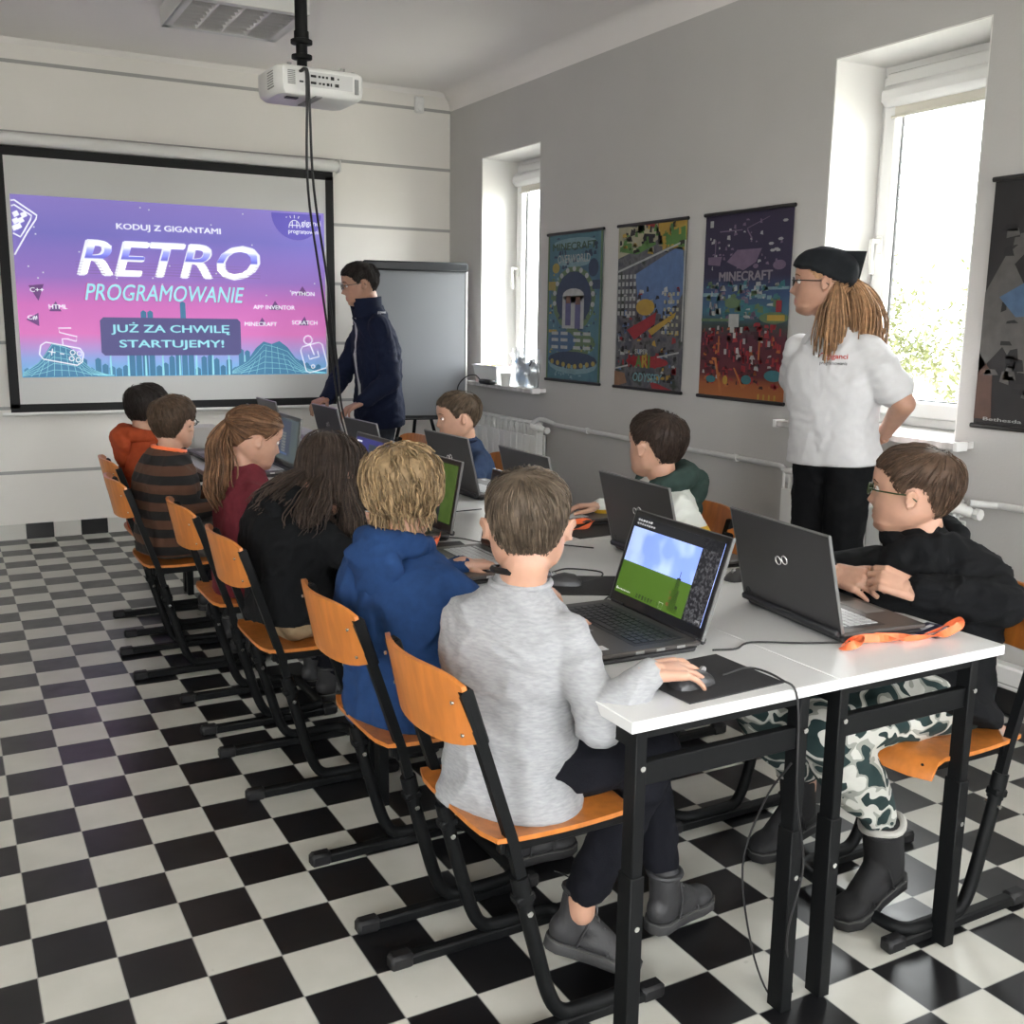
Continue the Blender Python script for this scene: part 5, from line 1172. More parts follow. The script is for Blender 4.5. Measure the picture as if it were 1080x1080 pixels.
    HL_ = g('hand', .150*sc if child else .185)
    for sd in 'LR':
        hd = k.get('hand'+sd)
        if hd:
            hb = MB(); hand(hb, A[sd][2], hd['d'], hd['n'], hd.get('side', -1 if sd == 'L' else 1)*1, HL_, hd.get('curl', (25, 25, 28, 32)), thumb=hd.get('thumb', 40), spread=hd.get('spread', 5))
            c2, n2, f2 = remesh(hb, g('hvox', .0026), 2, .4); bb.add(c2, f2, 0)
    sk = g('skin', skin); body = bb.build('body', [sk, lips], root, loc=loc, ang=80)
    # eyes and brows
    for s in (-1, 1):
        ec = HC+M@(S@V(.660, s*.27, .035)); mb = MB(); mb.ell(ec, (.098*hh, .098*hh, .080*hh), rot=M, k=16, n=12, mi=0)
        gz = M@V(1, -s*.05, 0); mb.ell(ec+gz*.060*hh, (.046*hh, .066*hh, .062*hh), rot=M, k=14, n=8, mi=1); mb.build('eye', [eye_w, eye_i], body, loc=loc)
        mb = MB(); mb.tube([HC+M@(S@V(x, s*y, z)) for x, y, z in ((.80, .12, .19), (.80, .22, .24), (.745, .34, .235), (.66, .45, .18))], [.012*hh, .026*hh, .022*hh, .008*hh], 6); mb.build('eyebrow', hair_mats(*k['hair'][1:3])[1], body, loc=loc)
        if child == 0 or True:
            mb = MB(); mb.tube([HC+M@(S@V(x, s*y, z)) for x, y, z in ((.715, .16, .06), (.755, .27, .098), (.70, .39, .055))], .014*hh, 6); mb.build('eyelid', sk, body, loc=loc)
    # --- top garment
    ts_ = g('top'); tp = MB(); gr = ts_.get('grow', .12); torso(tp, gr, low=ts_.get('low', -.075), flare=ts_.get('flare', 0))
    sr_ = ts_.get('sleeve', 1)*lr
    for sd in 'LR':
        a = A[sd]; tp.ell(a[0], (.047*sr_,)*3)
        if ts_.get('short'):
            e = a[0]*.30+a[1]*.70; tp.cap(a[0], e, .049*sr_, .055*sr_)
        else:
            tp.cap(a[0], a[1], .047*sr_, .044*sr_); d = a[2]-a[1]; dn = d/np.linalg.norm(d); e = a[2]-dn*.012; m_ = a[1]+d*.5
            tp.cap(a[1], m_, .045*sr_, .041*sr_); tp.cap(m_, e, .041*sr_, .029*sr_); tp.cap(e-dn*.030, e-dn*.004, .032*sr_, .031*sr_)
    ax = (NK-CH)/np.linalg.norm(NK-CH)
    if ts_.get('collar', 1):
        tp.cap(NK-ax*.05, NK-ax*.01+ (HC-NK)*0, nr*1.9, nr*1.32, 18)
    co, no, f = remesh(tp, ts_.get('vox', .0075), 4, .6)
    c0_ = co; co = wrinkle(co, no, ts_.get('amp', .006)*1.25, ts_.get('freq', 8), g('seed', 1)); hm_ = sstep((c0_[:, 2]-c0_[:, 2].min())/.06)[:, None]; co = c0_*(1-hm_)+co*hm_
    tb = MB(); tb.add(co, f); top = tb.build(ts_['name'], ts_['mat'], root, loc=loc, ang=80); bvh = BVHTree.FromPolygons([Vector(p) for p in co], f)
    if ts_.get('rib') is not None:
        mb = MB(); mb.tube([NK+ax*.004+(lat*math.cos(t)*1.0+fwd*math.sin(t)*1.05)*nr*1.32 for t in np.linspace(0, 2*PI, 28, endpoint=False)], .0075, 8, closed=True); mb.build('neck_rib', ts_['rib'], top, loc=loc)
    if ts_.get('hood') is not None:
        hm, sz = ts_['hood']; mb = MB(); pts, rr = [], []
        for t in np.linspace(-150, 150, 21):
            a = R(t); dr = -fwd*math.cos(a)+lat*math.sin(a); bk = .5+.5*math.cos(a)
            pts.append(NK+dr*(nr*1.45+.020*sz*bk)+V(0, 0, -.018+.030*bk*sz)); rr.append((.016+.018*bk)*sz)
        mb.tube(pts, rr, 12); c = NK-fwd*(nr+.052*sz)-V(0, 0, .035); HM = np.stack([fwd, lat, V(0, 0, 1)], 1)
        mb.ell(c, (.032*sz, .085*sz, .060*sz), rot=HM@ry(R(-20))); mb.ell(c-V(0, 0, .045*sz)-fwd*.0, (.024*sz, .060*sz, .05*sz), rot=HM@ry(R(-12)))
        c2, n2, f2 = remesh(mb, .006, 3, .6); c2 = wrinkle(c2, n2, .006, 11, 7+g('seed', 1)); hb = MB(); hb.add(c2, f2); hb.build('hood', hm, top, loc=loc)
    # --- trousers
    bt = g('bottom'); tr = MB(); br_ = bt.get('size', 1)*lr
    hk = g('hipk', .90 if child else .86); tr.ell(P-V(0, 0, .01), (.088*sc*hk, .13*sc*hk, .074*sc), rot=np.stack([fwd, np.array(g('plat', lat)), V(0, 0, 1)], 1))
    for sd in 'LR':
        l = LG[sd]; tr.cap(l[0], l[1], .075*br_, .060*br_); d = l[2]-l[1]; e = l[1]+d*bt.get('len', .92); tr.cap(l[1], l[1]+d*.5, .060*br_, .055*br_); tr.cap(l[1]+d*.5, e, .055*br_, bt.get('cuff', .044)*br_)
    co, no, f = remesh(tr, .0085, 4, .6); co = wrinkle(co, no, bt.get('amp', .006), 8, 3+g('seed', 1)); b = MB(); b.add(co, f); b.build(bt['name'], bt['mat'], root, loc=loc, ang=80)
    # --- shoes
    for (heel, td, up_) in g('shoes', []):
        q = g('shoe_style', {}); shoe(heel, td, q.get('L', .215*sc if child else .28), q.get('mat', MATS['shoe_dark']), q.get('sole', MATS['sole_dark']), root, loc, q.get('shaft', .04), up_, q.get('trim'), q.get('lace'), q.get('sr', .17))
    # --- hair
    hs = k['hair']; ho, hbvh = make_hair(hs[0], hs[1], hs[2], HC, M, hh, kw, kd, root, loc, g('seed', 1), bvh, g('capz'))
    if g('glasses'):
        gm = g('glasses'); mb = MB()
        for s in (-1, 1):
            mb.tube([HC+M@(S@V(.865-.06*abs(q[0])*1.2, s*(.29)+q[0]*1.0, .02+q[1])) for q in [(.19*math.cos(t)*(1-.1*math.sin(t)), .125*math.sin(t)) for t in np.linspace(0, 2*PI, 18, endpoint=False)]], .019*hh, 6, closed=True)
            mb.tube([HC+M@(S@V(*q)) for q in ((.83, s*.47, .05), (.62, s*.70, .05), (.2, s*.78, .05), (-.06, s*.80, .06), (-.22, s*.78, -.06))], .018*hh, 6)
        mb.tube([HC+M@(S@V(*q)) for q in ((.86, -.10, .05), (.90, 0, .07), (.86, .10, .05))], .018*hh, 6); mb.build('glasses', gm, root, loc=loc)
    return dict(root=root, body=body, top=top, bvh=bvh, loc=loc, M=M, S=S, HC=HC, NK=NK, hh=hh, fwd=fwd, lat=lat, nr=nr, co=co)

def fab(n, c, var=.12, scale=40, bump=.5, bs=500, **k): return mat(n, c, .9, var=var, scale=scale, bump=bump, bscale=bs, spec=.2, **k)
def people():
    shoe_d = mat('shoe_dark', (.026, .026, .028), .55, var=.15, scale=40, bump=.3, bscale=200); mat('sole_dark', (.015, .015, .016), .7)
    mat('shoe_black', (.006, .006, .007), .8, bump=.3, bscale=300); sole_g = mat('sole_grey', (.035, .035, .036), .7)
    wl = mat('shoe_wool_trim', (.42, .41, .38), .95, bump=.6, bscale=200)
    grey = mat('grey_marl_sweatshirt', (.33, .335, .345), .95, var=.13, scale=60, bump=.5, bscale=500, spec=.15, stretch=(1, 1, 4))
    blue = fab('royal_blue_fleece', (.014, .042, .125)); blk = fab('black_sweat_fabric', (.0045, .005, .006)); maroon = fab('maroon_knit', (.12, .018, .026)); org = fab('burnt_orange_fleece', (.32, .055, .018))
    dkgreen = fab('dark_green_hood_fabric', (.032, .055, .048)); navy = fab('navy_softshell', (.007, .011, .030)); nb = fab('washed_blue_sweat', (.030, .048, .095), var=.3, scale=15)
    darkpants = fab('near_black_joggers', (.005, .0055, .009)); khaki = fab('khaki_trousers', (.30, .22, .13)); gypants = fab('grey_joggers', (.11, .115, .11)); jeans = fab('dark_jeans', (.03, .035, .045))
    white = fab('white_pique_cotton', (.60, .60, .61), var=.03, bump=.3)
    stripes = ramp_mat('brown_black_striped_knit', [(0, (.008, .007, .0075)), (.50, (.075, .032, .017)), (1, (.075, .032, .017))], kind='bands', scale=14.5, axis=2, rough=.95, distort=.15)
    camo = ramp_mat('grey_green_camouflage', [(0, (.012, .030, .030)), (.43, (.52, .52, .48)), (.53, (.27, .28, .25)), (.575, (.012, .030, .030))], scale=15, detail=1, rough=.95, distort=.5)
    block = ramp_mat('white_and_mustard_block_fleece', [(0, (.60, .36, .03)), (.5, (.66, .68, .64))], kind='lin', scale=1, axis=2, rough=.95, distort=-.245)
    G3 = V(0, 0, 1)
    out = {}
    def legs(p, fx, a=0, kx=.34, kz=.50, sx=.0, sp=.085, az=.11, hx=-.05, s=1):
        """seated legs towards +x or -x"""
        r = {}
        for sd, q in (('L', 1), ('R', -1)):
            k = V(p[0]+fx*kx, p[1]+q*sp*fx, kz); an = V(k[0]-fx*.06+fx*sx, k[1], az); r['leg'+sd] = [k, an]; r.setdefault('shoes', []).append((an+V(-fx*.05, 0, -az+.015), (fx, 0, 0), G3))
        return r
    # boy in grey
    c = dict(pelvis=(.86, -1.455, .515), chest=(.870, -1.445, .755), neck=(.888, -1.440, .872), head=(.905, -1.435, .985), hh=.108, yaw=29, look=(60, -6, 0), sw=.150, hipw=.062, hipk=.92, vox=.0045, seed=1,
        armR=[(.935, -1.665, .655), (1.012, -1.708, .756)], armL=[(.975, -1.265, .68), (1.035, -1.335, .742)], handR=dict(d=(.98, .02, -.10), n=(.12, -.30, 1), curl=(12, 12, 13, 16), spread=11), handL=dict(d=(.9, .3, -.1), n=(0, 0, 1)),
        legR=[(1.17, -1.525, .50), (1.03, -1.475, .175)], legL=[(1.21, -1.385, .50), (1.285, -1.425, .14)], shoes=[((.965, -1.43, .062), (.80, -.52, -.26), V(.25, 0, 1)), ((1.235, -1.45, .018), (.96, .24, 0), V(0, 0, 1))],
        shoe_style=dict(mat=shoe_d, sole=sole_g, shaft=.055, lace=mat('boot_lace_grey', (.12, .12, .12), .7)), top=dict(name='sweatshirt', mat=grey, low=-.085, vox=.0065, amp=.0065, rib=grey, flare=.14), bottom=dict(name='trousers', mat=darkpants, len=.93), hair=('short', 'light_brown', (.105, .078, .055)))
    o = person('boy in a light grey sweatshirt seated nearest the camera, hand on a mouse', 'person', c); out['G'] = o
    mb = MB(); mb.tube([o['NK']+V(0, 0, .026)+(o['lat']*math.cos(t)+o['fwd']*math.sin(t))*o['nr']*1.27+V(0, 0, .01*math.sin(-t)) for t in np.linspace(0, 2*PI, 28, endpoint=False)], .007, 6, closed=True); mb.build('neck_lanyard', MATS['black_plastic'], o['root'], loc=o['loc'])
    # blond boy in blue
    c = dict(pelvis=(.845, -.945, .515), chest=(.835, -.935, .745), neck=(.845, -.925, .862), head=(.860, -.912, .962), hh=.106, yaw=30, look=(66, -14, -4), sw=.155, vox=.006, seed=2, armR=[(.985, -1.115, .70), (1.10, -1.075, .748)], armL=[(.96, -.745, .70), (1.09, -.77, .748)],
        handR=dict(d=(1, .1, -.1), n=(0, 0, 1)), handL=dict(d=(1, -.1, -.1), n=(0, 0, 1)), top=dict(name='hoodie', mat=blue, low=-.085, amp=.009, hood=(blue, 1.0), grow=.2, flare=.05), bottom=dict(name='trousers', mat=darkpants), hair=('bowl', 'blond', (.27, .185, .10)), **legs((.845, -.945), 1))
    person('blond wavy-haired boy in a blue hoodie seated next to the boy in grey', 'person', c)
    # child with long dark hair
    c = dict(pelvis=(.80, -.19, .515), chest=(.795, -.18, .745), neck=(.845, -.185, .855), head=(.925, -.195, .915), hh=.108, yaw=4, look=(24, -38, 0), sw=.165, hipw=.066, vox=.006, seed=3, armR=[(.93, -.37, .70), (1.08, -.31, .75)], armL=[(.93, .0, .70), (1.08, -.05, .75)],
        handR=dict(d=(1, .1, -.1), n=(0, 0, 1)), handL=dict(d=(1, -.1, -.1), n=(0, 0, 1)), top=dict(name='hoodie', mat=blk, low=-.012, amp=.008, hood=(blk, 1.15), grow=.40, flare=.10), bottom=dict(name='trousers', mat=khaki, size=.95), hair=('long', 'dark_brown', (.050, .034, .026)), **legs((.80, -.19), 1, kx=.32))
    o = person('child with long dark hair in a black hoodie, bent over the desk', 'person', c)
    HC, M, S = o['HC'], o['M'], o['S']
    for i, (a, b, e) in enumerate([((-.6, .45, -.2), (-.10, .10, -.13), .030), ((-.75, .0, -.2), (-.13, .0, -.10), .034), ((-.6, -.45, -.2), (-.09, -.09, -.14), .030), ((-.1, -.75, -.1), (.02, -.035, -.20), .026), ((-.1, .75, -.1), (.02, .035, -.20), .026)]):
        p0 = HC+M@(S@V(*a)); long_locks(HC, M, .1, p0, p0+V(*b), 420, 'dark_brown', None, o['root'], o['loc'], 20+i, wave=.009, r=.0014, spread=e, name='hair_lock')
    # girl
    c = dict(pelvis=(.80, .40, .515), chest=(.815, .41, .745), neck=(.835, .412, .865), head=(.862, .415, .965), hh=.105, yaw=-4, look=(2, -14, 0), sw=.145, vox=.006, seed=4, armR=[(.91, .225, .715), (1.05, .26, .75)], armL=[(.93, .58, .70), (1.07, .53, .75)],
        handR=dict(d=(1, .1, -.1), n=(0, 0, 1)), handL=dict(d=(1, -.1, -.1), n=(0, 0, 1)), top=dict(name='sweater', mat=maroon, low=-.085, amp=.005, grow=.15), bottom=dict(name='trousers', mat=darkpants), hair=('tail', 'chestnut', (.155, .080, .042)), **legs((.80, .40), 1))
    o = person('girl with a long wavy ponytail in a maroon sweater', 'person', c)
    HC, M, S = o['HC'], o['M'], o['S']; tp = HC+M@(S@V(-1.0, 0, .42))
    long_locks(HC, M, .1, tp, tp+V(-.020, -.03, -.33), 480, 'chestnut', None, o['root'], o['loc'], 5, wave=.016, r=.0026, spread=.028, mid=tp+V(-.085, -.01, -.08), name='ponytail')
    mb = MB(); mb.tube([tp+M@V(.0, .016*math.cos(t), .018*math.sin(t)) for t in [2*PI*k/14 for k in range(14)]], .006, 7, closed=True); mb.build('hair_tie', mat('hair_tie_beige', (.5, .36, .25), .8), o['root'], loc=o['loc'])
    # striped child
    c = dict(pelvis=(.665, 1.03, .515), chest=(.665, 1.03, .745), neck=(.685, 1.03, .862), head=(.708, 1.03, .965), hh=.106, yaw=14, look=(48, 0, 0), sw=.150, vox=.006, seed=5, armR=[(.72, .845, .645), (.845, .90, .655)], armL=[(.75, 1.21, .65), (.86, 1.15, .66)],
        handR=dict(d=(1, .2, -.1), n=(0, 0, 1)), handL=dict(d=(1, -.2, -.1), n=(0, 0, 1)), top=dict(name='sweater', mat=stripes, low=-.05, amp=.006, grow=.3, rib=blk), bottom=dict(name='trousers', mat=gypants), hair=('short', 'mid_brown', (.085, .055, .036)), glasses=blk_plast, **legs((.665, 1.03), 1, kx=.32))
    o = person('child in a brown and black striped sweater with glasses', 'person', c)
    mb = MB(); mb.tube([o['NK']+V(0, 0, .008)+(o['lat']*math.cos(t)+o['fwd']*math.sin(t))*o['nr']*1.45+V(0, 0, -.012*math.sin(t)) for t in np.linspace(0, 2*PI, 28, endpoint=False)], .008, 6, closed=True); mb.build('neck_lanyard', orange_rib, o['root'], loc=o['loc'])
    # orange hoodie
    c = dict(pelvis=(.72, 1.62, .515), chest=(.70, 1.62, .745), neck=(.69, 1.62, .865), head=(.712, 1.62, .972), hh=.108, yaw=5, look=(40, -5, 0), sw=.155, vox=.007, seed=6, armR=[(.78, 1.44, .66), (.86, 1.50, .67)], armL=[(.80, 1.80, .66), (.86, 1.74, .67)],
        top=dict(name='hoodie', mat=org, low=-.08, amp=.008, hood=(org, 1.1), grow=.3), bottom=dict(name='trousers', mat=darkpants), hair=('short', 'black_brown', (.022, .017, .015)), **legs((.72, 1.62), 1, kx=.30))
    person('dark-haired child in an orange hoodie at the end of the left row', 'person', c)
    # boy with glasses, black hoodie
    c = dict(pelvis=(1.945, -1.545, .515), chest=(2.045, -1.475, .740), neck=(2.050, -1.435, .860), head=(2.030, -1.405, .972), hh=.112, kd=1.02, yaw=222, look=(122, 3, 0), sw=.165, hipw=.070, hipk=.85, vox=.0042, seed=7,
        armL=[(2.065, -1.665, .738), (1.900, -1.548, .768)], armR=[(1.815, -1.225, .750), (1.845, -1.345, .770)],
        handL=dict(d=(-.50, .80, .25), n=(-.62, -.35, .70), curl=(34, 38, 42, 46), thumb=12, spread=4), handR=dict(d=(.05, -.95, -.02), n=(-.75, -.1, .65), curl=(26, 30, 34, 38), thumb=35, spread=4),
        legL=[(1.60, -1.575, .490), (1.80, -1.60, .215)], legR=[(1.60, -1.36, .49), (1.845, -1.29, .20)], shoes=[((1.875, -1.595, .062), (-.95, -.10, -.24), V(0, 0, 1)), ((1.91, -1.27, .05), (-.95, -.1, -.18), V(0, 0, 1))],
        shoe_style=dict(mat=MATS['shoe_black'], sole=mat('sole_black', (.008, .008, .009), .7), shaft=.085, sr=.20, trim=wl, L=.240), top=dict(name='hoodie', mat=blk, low=-.06, vox=.0065, amp=.009, freq=7, hood=(blk, 1.15), grow=.25, sleeve=1.1, flare=.16), bottom=dict(name='trousers', mat=camo, size=1.15, len=.86, amp=.006, cuff=.036),
        hair=('short', 'brown', (.085, .052, .034)), glasses=mat('glasses_dark_green', (.03, .05, .015), .3))
    o = person('boy with glasses in a black hoodie and camouflage trousers, turned to the screen', 'person', c)
    F = V(-.743, -.669, 0); U = np.cross(V(0, 0, 1), F); pc = o['NK']+F*.13+U*.035-V(0, 0, .092)
    text('EL', 1, pc, U, (0, 0, 1), mat('print_green', (.03, .16, .025), .7), o['top'], width=.045, h=.026, bold=.06, bvh=o['bvh'], base=o['loc'], name='chest_print', lift=.003, cast=.03)
    # boy with green hood
    c = dict(pelvis=(2.00, -.40, .515), chest=(2.00, -.415, .75), neck=(1.985, -.43, .872), head=(1.955, -.430, .985), hh=.108, yaw=172, look=(104, 2, 0), sw=.150, vox=.0055, seed=8, armL=[(2.02, -.60, .70), (1.87, -.57, .75)], armR=[(1.98, -.215, .71), (1.885, -.21, .752)],
        handL=dict(d=(-1, .1, -.1), n=(0, 0, 1)), handR=dict(d=(-.9, .35, .0), n=(0, .3, 1)), top=dict(name='colour_block_hoodie', mat=block, low=-.08, amp=.007, hood=(dkgreen, 1.25), grow=.3), bottom=dict(name='trousers', mat=darkpants), hair=('short', 'dark_cocoa', (.040, .026, .020)), **legs((2.0, -.40), -1))
    o = person('dark-haired boy in a white and mustard hoodie with green hood', 'person', c)
    # small boy in blue
    c = dict(pelvis=(1.97, 1.0, .515), chest=(1.985, 1.0, .735), neck=(1.970, 1.0, .845), head=(1.925, 1.0, .955), hh=.107, yaw=180, look=(168, -4, 0), sw=.145, vox=.0055, seed=9, armL=[(1.92, .83, .68), (1.80, .88, .745)], armR=[(1.92, 1.17, .68), (1.80, 1.12, .745)],
        top=dict(name='sweatshirt', mat=nb, low=-.08, amp=.006, rib=navy, grow=.15), bottom=dict(name='trousers', mat=darkpants), hair=('short', 'fair_brown', (.10, .070, .046)), **legs((1.97, 1.0), -1))
    person('small fair-haired boy in a blue top in front of the radiator', 'person', c)
    # man in white polo
    mt = [(0, .90, .62), (.22, .86, .60), (.5, .86, .60), (.8, .94, .60), (1.0, .97, .58), (1.2, .90, .50), (1.36, .58, .40), (1.5, .32, .34)]
    c = dict(pelvis=(2.80, -.395, .915), chest=(2.79, -.385, 1.19), neck=(2.775, -.370, 1.385), head=(2.742, -.337, 1.530), hh=.118, kw=.94, kd=.98, child=0, yaw=192, look=(134, 2, 0), sw=.176, hand=.185, limb=.98, vox=.0055, seed=10, hipw=.068, torso=mt, skin=mat('skin_adult', (.45, .25, .175), .5, var=.06, scale=35, sss=.1, bump=.08, bscale=300),
        armL=[(2.865, -.640, 1.115), (2.95, -.49, .99)], armR=[(2.84, -.15, 1.12), (2.95, -.32, .98)], handL=dict(d=(.2, .95, -.2), n=(1, 0, .2)), handR=dict(d=(.2, -.95, -.2), n=(1, 0, .2)), neck_r=.052,
        legL=[(2.79, -.475, .48), (2.81, -.495, .09)], legR=[(2.78, -.315, .48), (2.78, -.305, .09)], shoes=[((2.87, -.495, .012), (-.97, -.1, 0), G3), ((2.84, -.305, .012), (-.97, .05, 0), G3)],
        top=dict(name='polo_shirt', mat=white, low=-.035, short=True, sleeve=1.12, amp=.007, freq=6, grow=.16, flare=.06), bottom=dict(name='trousers', mat=blk, len=.98, size=1.0, cuff=.055), bare=True, hair=('tail', 'honey_blond', (.34, .195, .105)), capz=[.42, .36, .22, .05, -.10, -.16], glasses=blk_plast)
    c['hair'] = ('tail', 'honey_blond', (.34, .195, .105))
    o = person('long-haired man in a white polo shirt and black bandana, hands behind his back', 'person', c)
    HC, M, S, hh = o['HC'], o['M'], o['S'], .118
    s0 = HC+M@(S@V(-.70, -.05, .15)); dn = V(.075, -.10, -.235)
    long_locks(HC, M, hh, s0, HC+V(.085, -.115, -.270), 560, 'honey_blond', None, o['root'], o['loc'], 6, wave=.010, r=.0028, spread=.046, mid=HC+V(.150, -.10, -.06), name='long_hair')
    long_locks(HC, M, hh, HC+M@(S@V(-.45, .55, .0)), HC+M@(S@V(-.42, .66, -2.15)), 330, 'honey_blond', None, o['root'], o['loc'], 8, wave=.009, r=.0026, spread=.030, name='long_hair')
    # bandana: cloth cap over the scalp with a tied point behind
    def boff(a, z): aa = np.abs((a+PI) % (2*PI)-PI); zl = np.interp(aa, np.radians([0, 60, 85, 110, 150, 180]), [.42, .36, .22, .05, -.10, -.16]); m = sstep((z-zl)/.05+.3); return m*.105-.12*(1-m)
    mb = MB(); mb.loft([(r@S.T)@M.T+HC for r in head_rings(50, 72, boff, 0, 0)]); v = np.concatenate(mb.v); v = np.array([p+(p-HC)*.02*noise.noise(Vector(p)*22) for p in v]); mb.v = [v]
    ban = blk_cloth = fab('black_bandana_cloth', (.013, .015, .018)); bb = mb.build('bandana', ban, o['root'], loc=o['loc'], ang=80)
    q = lambda *a: HC+M@(S@V(*a))
    mb = MB(); mb.add([q(-.55, .35, .98), q(-.55, -.40, .95), q(-1.24, 0, 1.00), q(-1.02, 0, -.38), q(-.80, .45, .0), q(-.80, -.45, .0)], [(0, 1, 2), (0, 2, 3, 4), (1, 5, 3, 2), (0, 4, 5, 1), (4, 3, 5)]); mb.build('bandana_tail', ban, bb, loc=o['loc'])
    # collar, placket, chest logo
    nr, NK, F, Lt = o['nr'], o['NK'], o['fwd'], o['lat']
    mb = MB(); rings = []
    for t in np.linspace(R(-155), R(155), 24):
        dr = -F*math.cos(t)+Lt*math.sin(t); fr = .5-.5*math.cos(t); b = NK+dr*nr*1.16+V(0, 0, .022-.045*fr); e = NK+dr*(nr*1.85+.012*fr)+V(0, 0, -.012-.065*fr); rings.append(np.array([b, b+dr*.004+V(0, 0, .006), (b+e)/2+V(0, 0, .014), e+V(0, 0, .004), e, (b+e)/2+V(0, 0, .008)]))
    mb.loft(rings); mb.build('collar', white, o['top'], loc=o['loc'])
    cen = NK+F*.10-V(0, 0, .115); u = np.cross(V(0, 0, 1), F)
    mb = MB(); pl = []
    for k in range(9):
        for s in (-1, 1):
            p = NK+u*s*.015+V(0, 0, -.055-.014*k); h = o['bvh'].ray_cast(Vector(p+F*.3), Vector(-F), .5); pl.append(np.array(h[0])+F*.003 if h[0] is not None else p+F*.1)
    mb.add(pl, [(2*k, 2*k+1, 2*k+3, 2*k+2) for k in range(8)]); mb.build('placket', mat('placket_cotton', (.56, .56, .57), .9), o['top'], loc=o['loc'])  # placket cotton slightly darker than the shirt
    for k in (1, 4): mb = MB(); mb.ell((pl[2*k]+pl[2*k+1])/2+F*.002, (.004, .004, .004)); mb.build('button', pvc, o['top'], loc=o['loc'])
    red = mat('print_red_logo', (.50, .05, .04), .7); gyp = mat('print_grey_logo', (.12, .12, .13), .7); lc = NK+Lt*.075-V(0, 0, .115)
    u = -np.cross(F, V(0, 0, 1)) if False else np.cross(V(0, 0, 1), F)
    D = F*.9+Lt*.43; D /= np.linalg.norm(D); U = np.cross(V(0, 0, 1), D); C0 = NK+Lt*.085+F*.12-V(0, 0, .125)
    text('giganci', 1, C0+U*.012+D*.03, U, (0, 0, 1), red, o['top'], width=.075, h=.022, bold=.02, bvh=o['bvh'], base=o['loc'], lift=.003, name='chest_logo')
    text('programowania', 1, C0-V(0, 0, .020)+D*.03, U, (0, 0, 1), gyp, o['top'], width=.098, h=.015, bold=.02, bvh=o['bvh'], base=o['loc'], lift=.003, name='chest_logo')
    mb = MB(); mb.tube([C0-U*.040+V(0, 0, .012)+U*.012*math.cos(t)+V(0, 0, .012*math.sin(t))+D*.0 for t in [PI*k/8 for k in range(9)]], .002, 5)
    vv = np.concatenate(mb.v); nn = []
    for p in vv:
        h = o['bvh'].ray_cast(Vector(p+D*.2), Vector(-D), .5); nn.append(np.array(h[0])+D*.003 if h[0] is not None else p)
    mb.v = [np.array(nn)]; mb.build('chest_logo', red, o['top'], loc=o['loc'])
    # man in navy jacket
    c = dict(pelvis=(2.285, 2.86, .88), chest=(2.265, 2.84, 1.20), neck=(2.210, 2.82, 1.445), head=(2.150, 2.81, 1.580), hh=.122, kw=.92, kd=.98, child=0, yaw=173, look=(168, -10, 0), sw=.195, hand=.185, limb=.95, vox=.006, seed=11, hipw=.070, torso=mt, skin=MATS['skin_adult'],
        armL=[(2.27, 2.61, 1.03), (2.06, 2.56, .90)], armR=[(2.13, 3.05, 1.05), (1.96, 2.90, .90)], handL=dict(d=(-.9, -.1, -.35), n=(-.2, 0, 1)), handR=dict(d=(-.8, -.5, -.2), n=(0, 0, 1)), neck_r=.056,
        legL=[(2.26, 2.78, .47), (2.30, 2.76, .09)], legR=[(2.25, 2.96, .47), (2.27, 2.98, .09)], shoes=[((2.36, 2.76, .012), (-1, -.1, 0), G3), ((2.33, 2.98, .012), (-1, .05, 0), G3)],
        top=dict(name='jacket', mat=navy, low=-.14, sleeve=1.12, amp=.009, freq=6, grow=.25, flare=.03, collar=1), bottom=dict(name='trousers', mat=jeans, len=.98, size=1.05, cuff=.055), hair=('short', 'black_brown', (.022, .017, .015)), glasses=mat('glasses_wire', (.12, .11, .10), .3, .7))
    o = person('man in a navy jacket and glasses standing by the projection screen', 'person', c)
    nr, NK, F, Lt = o['nr'], o['NK'], o['fwd'], o['lat']
    mb = MB(); rings = []
    for t in np.linspace(R(-150), R(150), 24):
        dr = -F*math.cos(t)+Lt*math.sin(t); fr = .5-.5*math.cos(t); b = NK+dr*nr*(1.22+.35*fr)+V(0, 0, -.03-.03*fr); e = NK+dr*nr*(1.30+.5*fr)+V(0, 0, .070-.02*fr)+F*.02*fr; rings.append(np.array([b, e, e+dr*.006, b+dr*.012]))
    mb.loft(rings); mb.build('stand_collar', navy, o['top'], loc=o['loc'])
    mb = MB(); pl = []
    for k in range(14):
        w = .022 if k < 9 else .018
        for s in (-1, 1):
            p = NK+Lt*(s*w+.01)+V(0, 0, -.06-.036*k); h = o['bvh'].ray_cast(Vector(p+F*.4), Vector(-F), .7); pl.append(np.array(h[0])+F*.004 if h[0] is not None else p+F*.1)
    mb.add(pl, [(2*k, 2*k+1, 2*k+3, 2*k+2) for k in range(13)]); mb.build('shirt_front', fab('pale_shirt', (.5, .51, .52)), o['top'], loc=o['loc'])
    text('giganci', 1, NK+V(.045, -.10, -.035), (.93, -.36, 0), (0, 0, 1), mat('print_white_logo', (.5, .5, .52), .7), o['top'], width=.05, h=.018, bold=.02, bvh=o['bvh'], base=o['loc'], name='shoulder_logo', lift=.003, cast=.2)

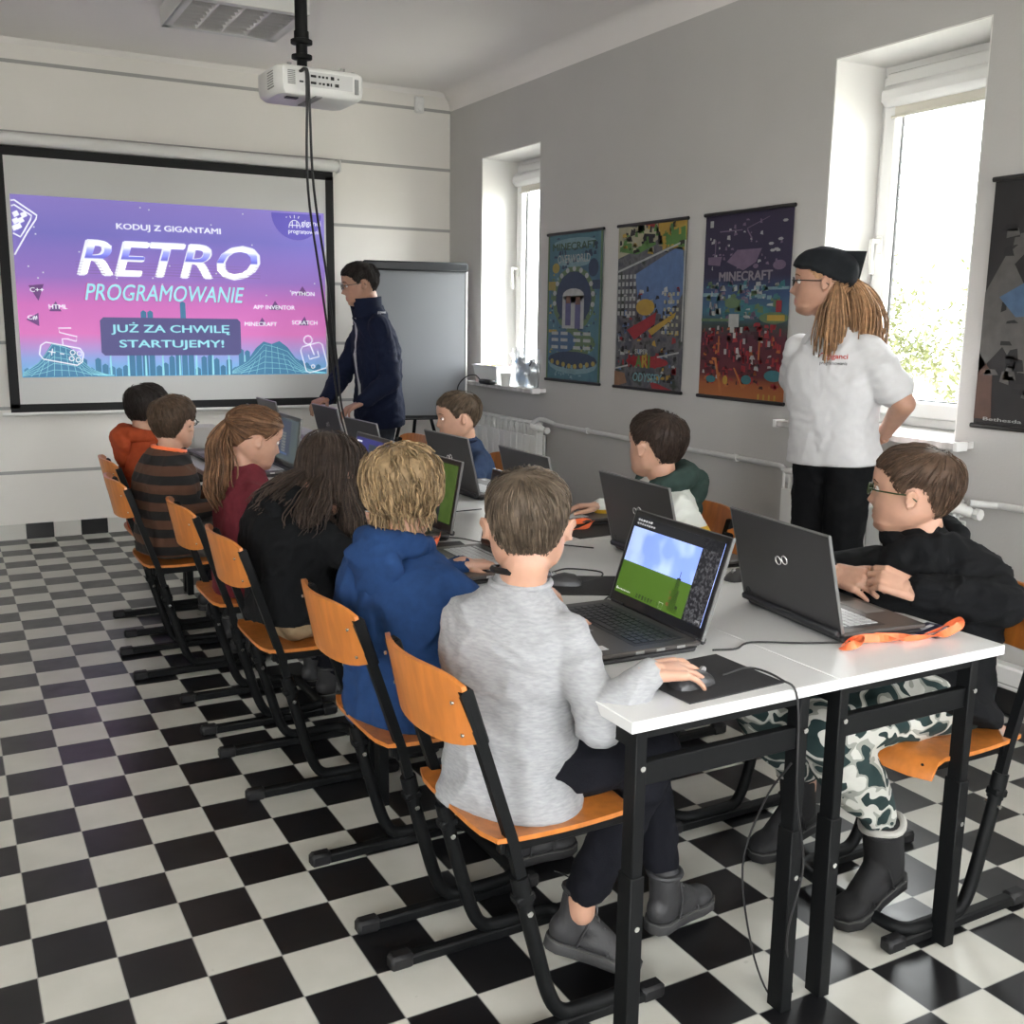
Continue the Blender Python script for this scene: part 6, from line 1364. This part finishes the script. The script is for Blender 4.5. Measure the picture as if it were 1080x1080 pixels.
# ------------------------------------------------------------------ light and camera
def lights():
    w = bpy.data.worlds.new('overcast_sky'); bpy.context.scene.world = w; w.use_nodes = True; nt = w.node_tree; nt.nodes.clear()
    bg = nt.nodes.new('ShaderNodeBackground'); o = nt.nodes.new('ShaderNodeOutputWorld'); lnk(nt, bg.outputs[0], o.inputs[0])
    tc = nt.nodes.new('ShaderNodeTexCoord'); s = nt.nodes.new('ShaderNodeSeparateXYZ'); lnk(nt, tc.outputs['Generated'], s.inputs[0])
    r = nt.nodes.new('ShaderNodeValToRGB'); lnk(nt, s.outputs[2], r.inputs[0])
    e = r.color_ramp.elements; e[0].position = 0; e[0].color = (.45, .45, .42, 1); e[1].position = .06; e[1].color = (.96, .98, 1, 1)
    lnk(nt, r.outputs[0], bg.inputs[0]); bg.inputs[1].default_value = SKY
    def portal(loc, rot, sx, sy):
        l = bpy.data.lights.new('window_portal', 'AREA'); l.shape = 'RECTANGLE'; l.size = sx; l.size_y = sy; l.cycles.is_portal = True; b = bpy.data.objects.new('window_portal', l); b.location = loc; b.rotation_euler = rot; C.objects.link(b)
    for a, b in ((-.573, .159), (2.56, 3.344), (-3.70, -2.97), (-5.6, -4.8)): portal((XR+.40, (a+b)/2, 1.71), (0, R(90), 0), 1.5, b-a)
    for a, b in L_FILL: portal((XL-.32, (a+b)/2, 1.71), (0, R(-90), 0), 1.5, b-a)
    for a, b in F_FILL: portal(((a+b)/2, YF-.32, 1.71), (R(90), 0, R(180)) if False else (R(-90), 0, 0), b-a, 1.5)
SKY = 9.0
def camera():
    cm = bpy.data.cameras.new('camera'); cm.sensor_width = 36; cm.lens = 36*1095.88/1080; cm.clip_start = .05; cm.clip_end = 200
    o = bpy.data.objects.new('camera', cm); C.objects.link(o); C_ = bpy.context.scene; C_.camera = o
    yaw, pit, rol = .503496, -.182431, .0137734
    fw = Vector((math.sin(yaw)*math.cos(pit), math.cos(yaw)*math.cos(pit), math.sin(pit))); rt = Vector((math.cos(yaw), -math.sin(yaw), 0)); up = rt.cross(fw)
    r2 = rt*math.cos(rol)+up*math.sin(rol); u2 = -rt*math.sin(rol)+up*math.cos(rol)
    M = Matrix((r2, u2, -fw)).transposed().to_4x4(); M.translation = Vector((-.08861, -3.17442, 1.38376)); o.matrix_world = M
def main():
    global glass
    sc = bpy.context.scene; sc.view_settings.view_transform = 'Standard'; sc.view_settings.look = 'None'; sc.view_settings.gamma = 1; sc.view_settings.use_curve_mapping = False; sc.view_settings.exposure = 1.6
    glass = glass_mat(); room(); window(1, -.573, .159); window(2, 2.56, 3.344)
    sill(-.655, .275, 'grey marble window sill under the near window behind the man in white'); sill(2.44, 3.44, 'grey marble window sill under the far window, crowded with small things')
    radiator(2.37, 3.33, 'white ribbed radiator under the far window'); radiator(-.70, .20, 'white ribbed radiator under the near window', 3.150)
    pipe([(3.075, 2.36, .752), (3.13, 2.33, .79), (3.19, 2.28, .768), (3.2, 2.18, .758), (3.2, 1.3, .756), (3.2, .40, .758), (3.19, .27, .75)], 'pale heating pipe running along the right wall between the radiators')
    pipe([(3.10, -.76, .765), (3.18, -.80, .757), (3.2, -.90, .757), (3.2, -1.6, .757), (3.2, -2.9, .757)], 'pale heating pipe at the right photo edge behind the boy with glasses')
    screen(); posters(); ceiling_light(); projector(); cables_etc(); outside(); furniture(); people(); lights(); camera()
main()
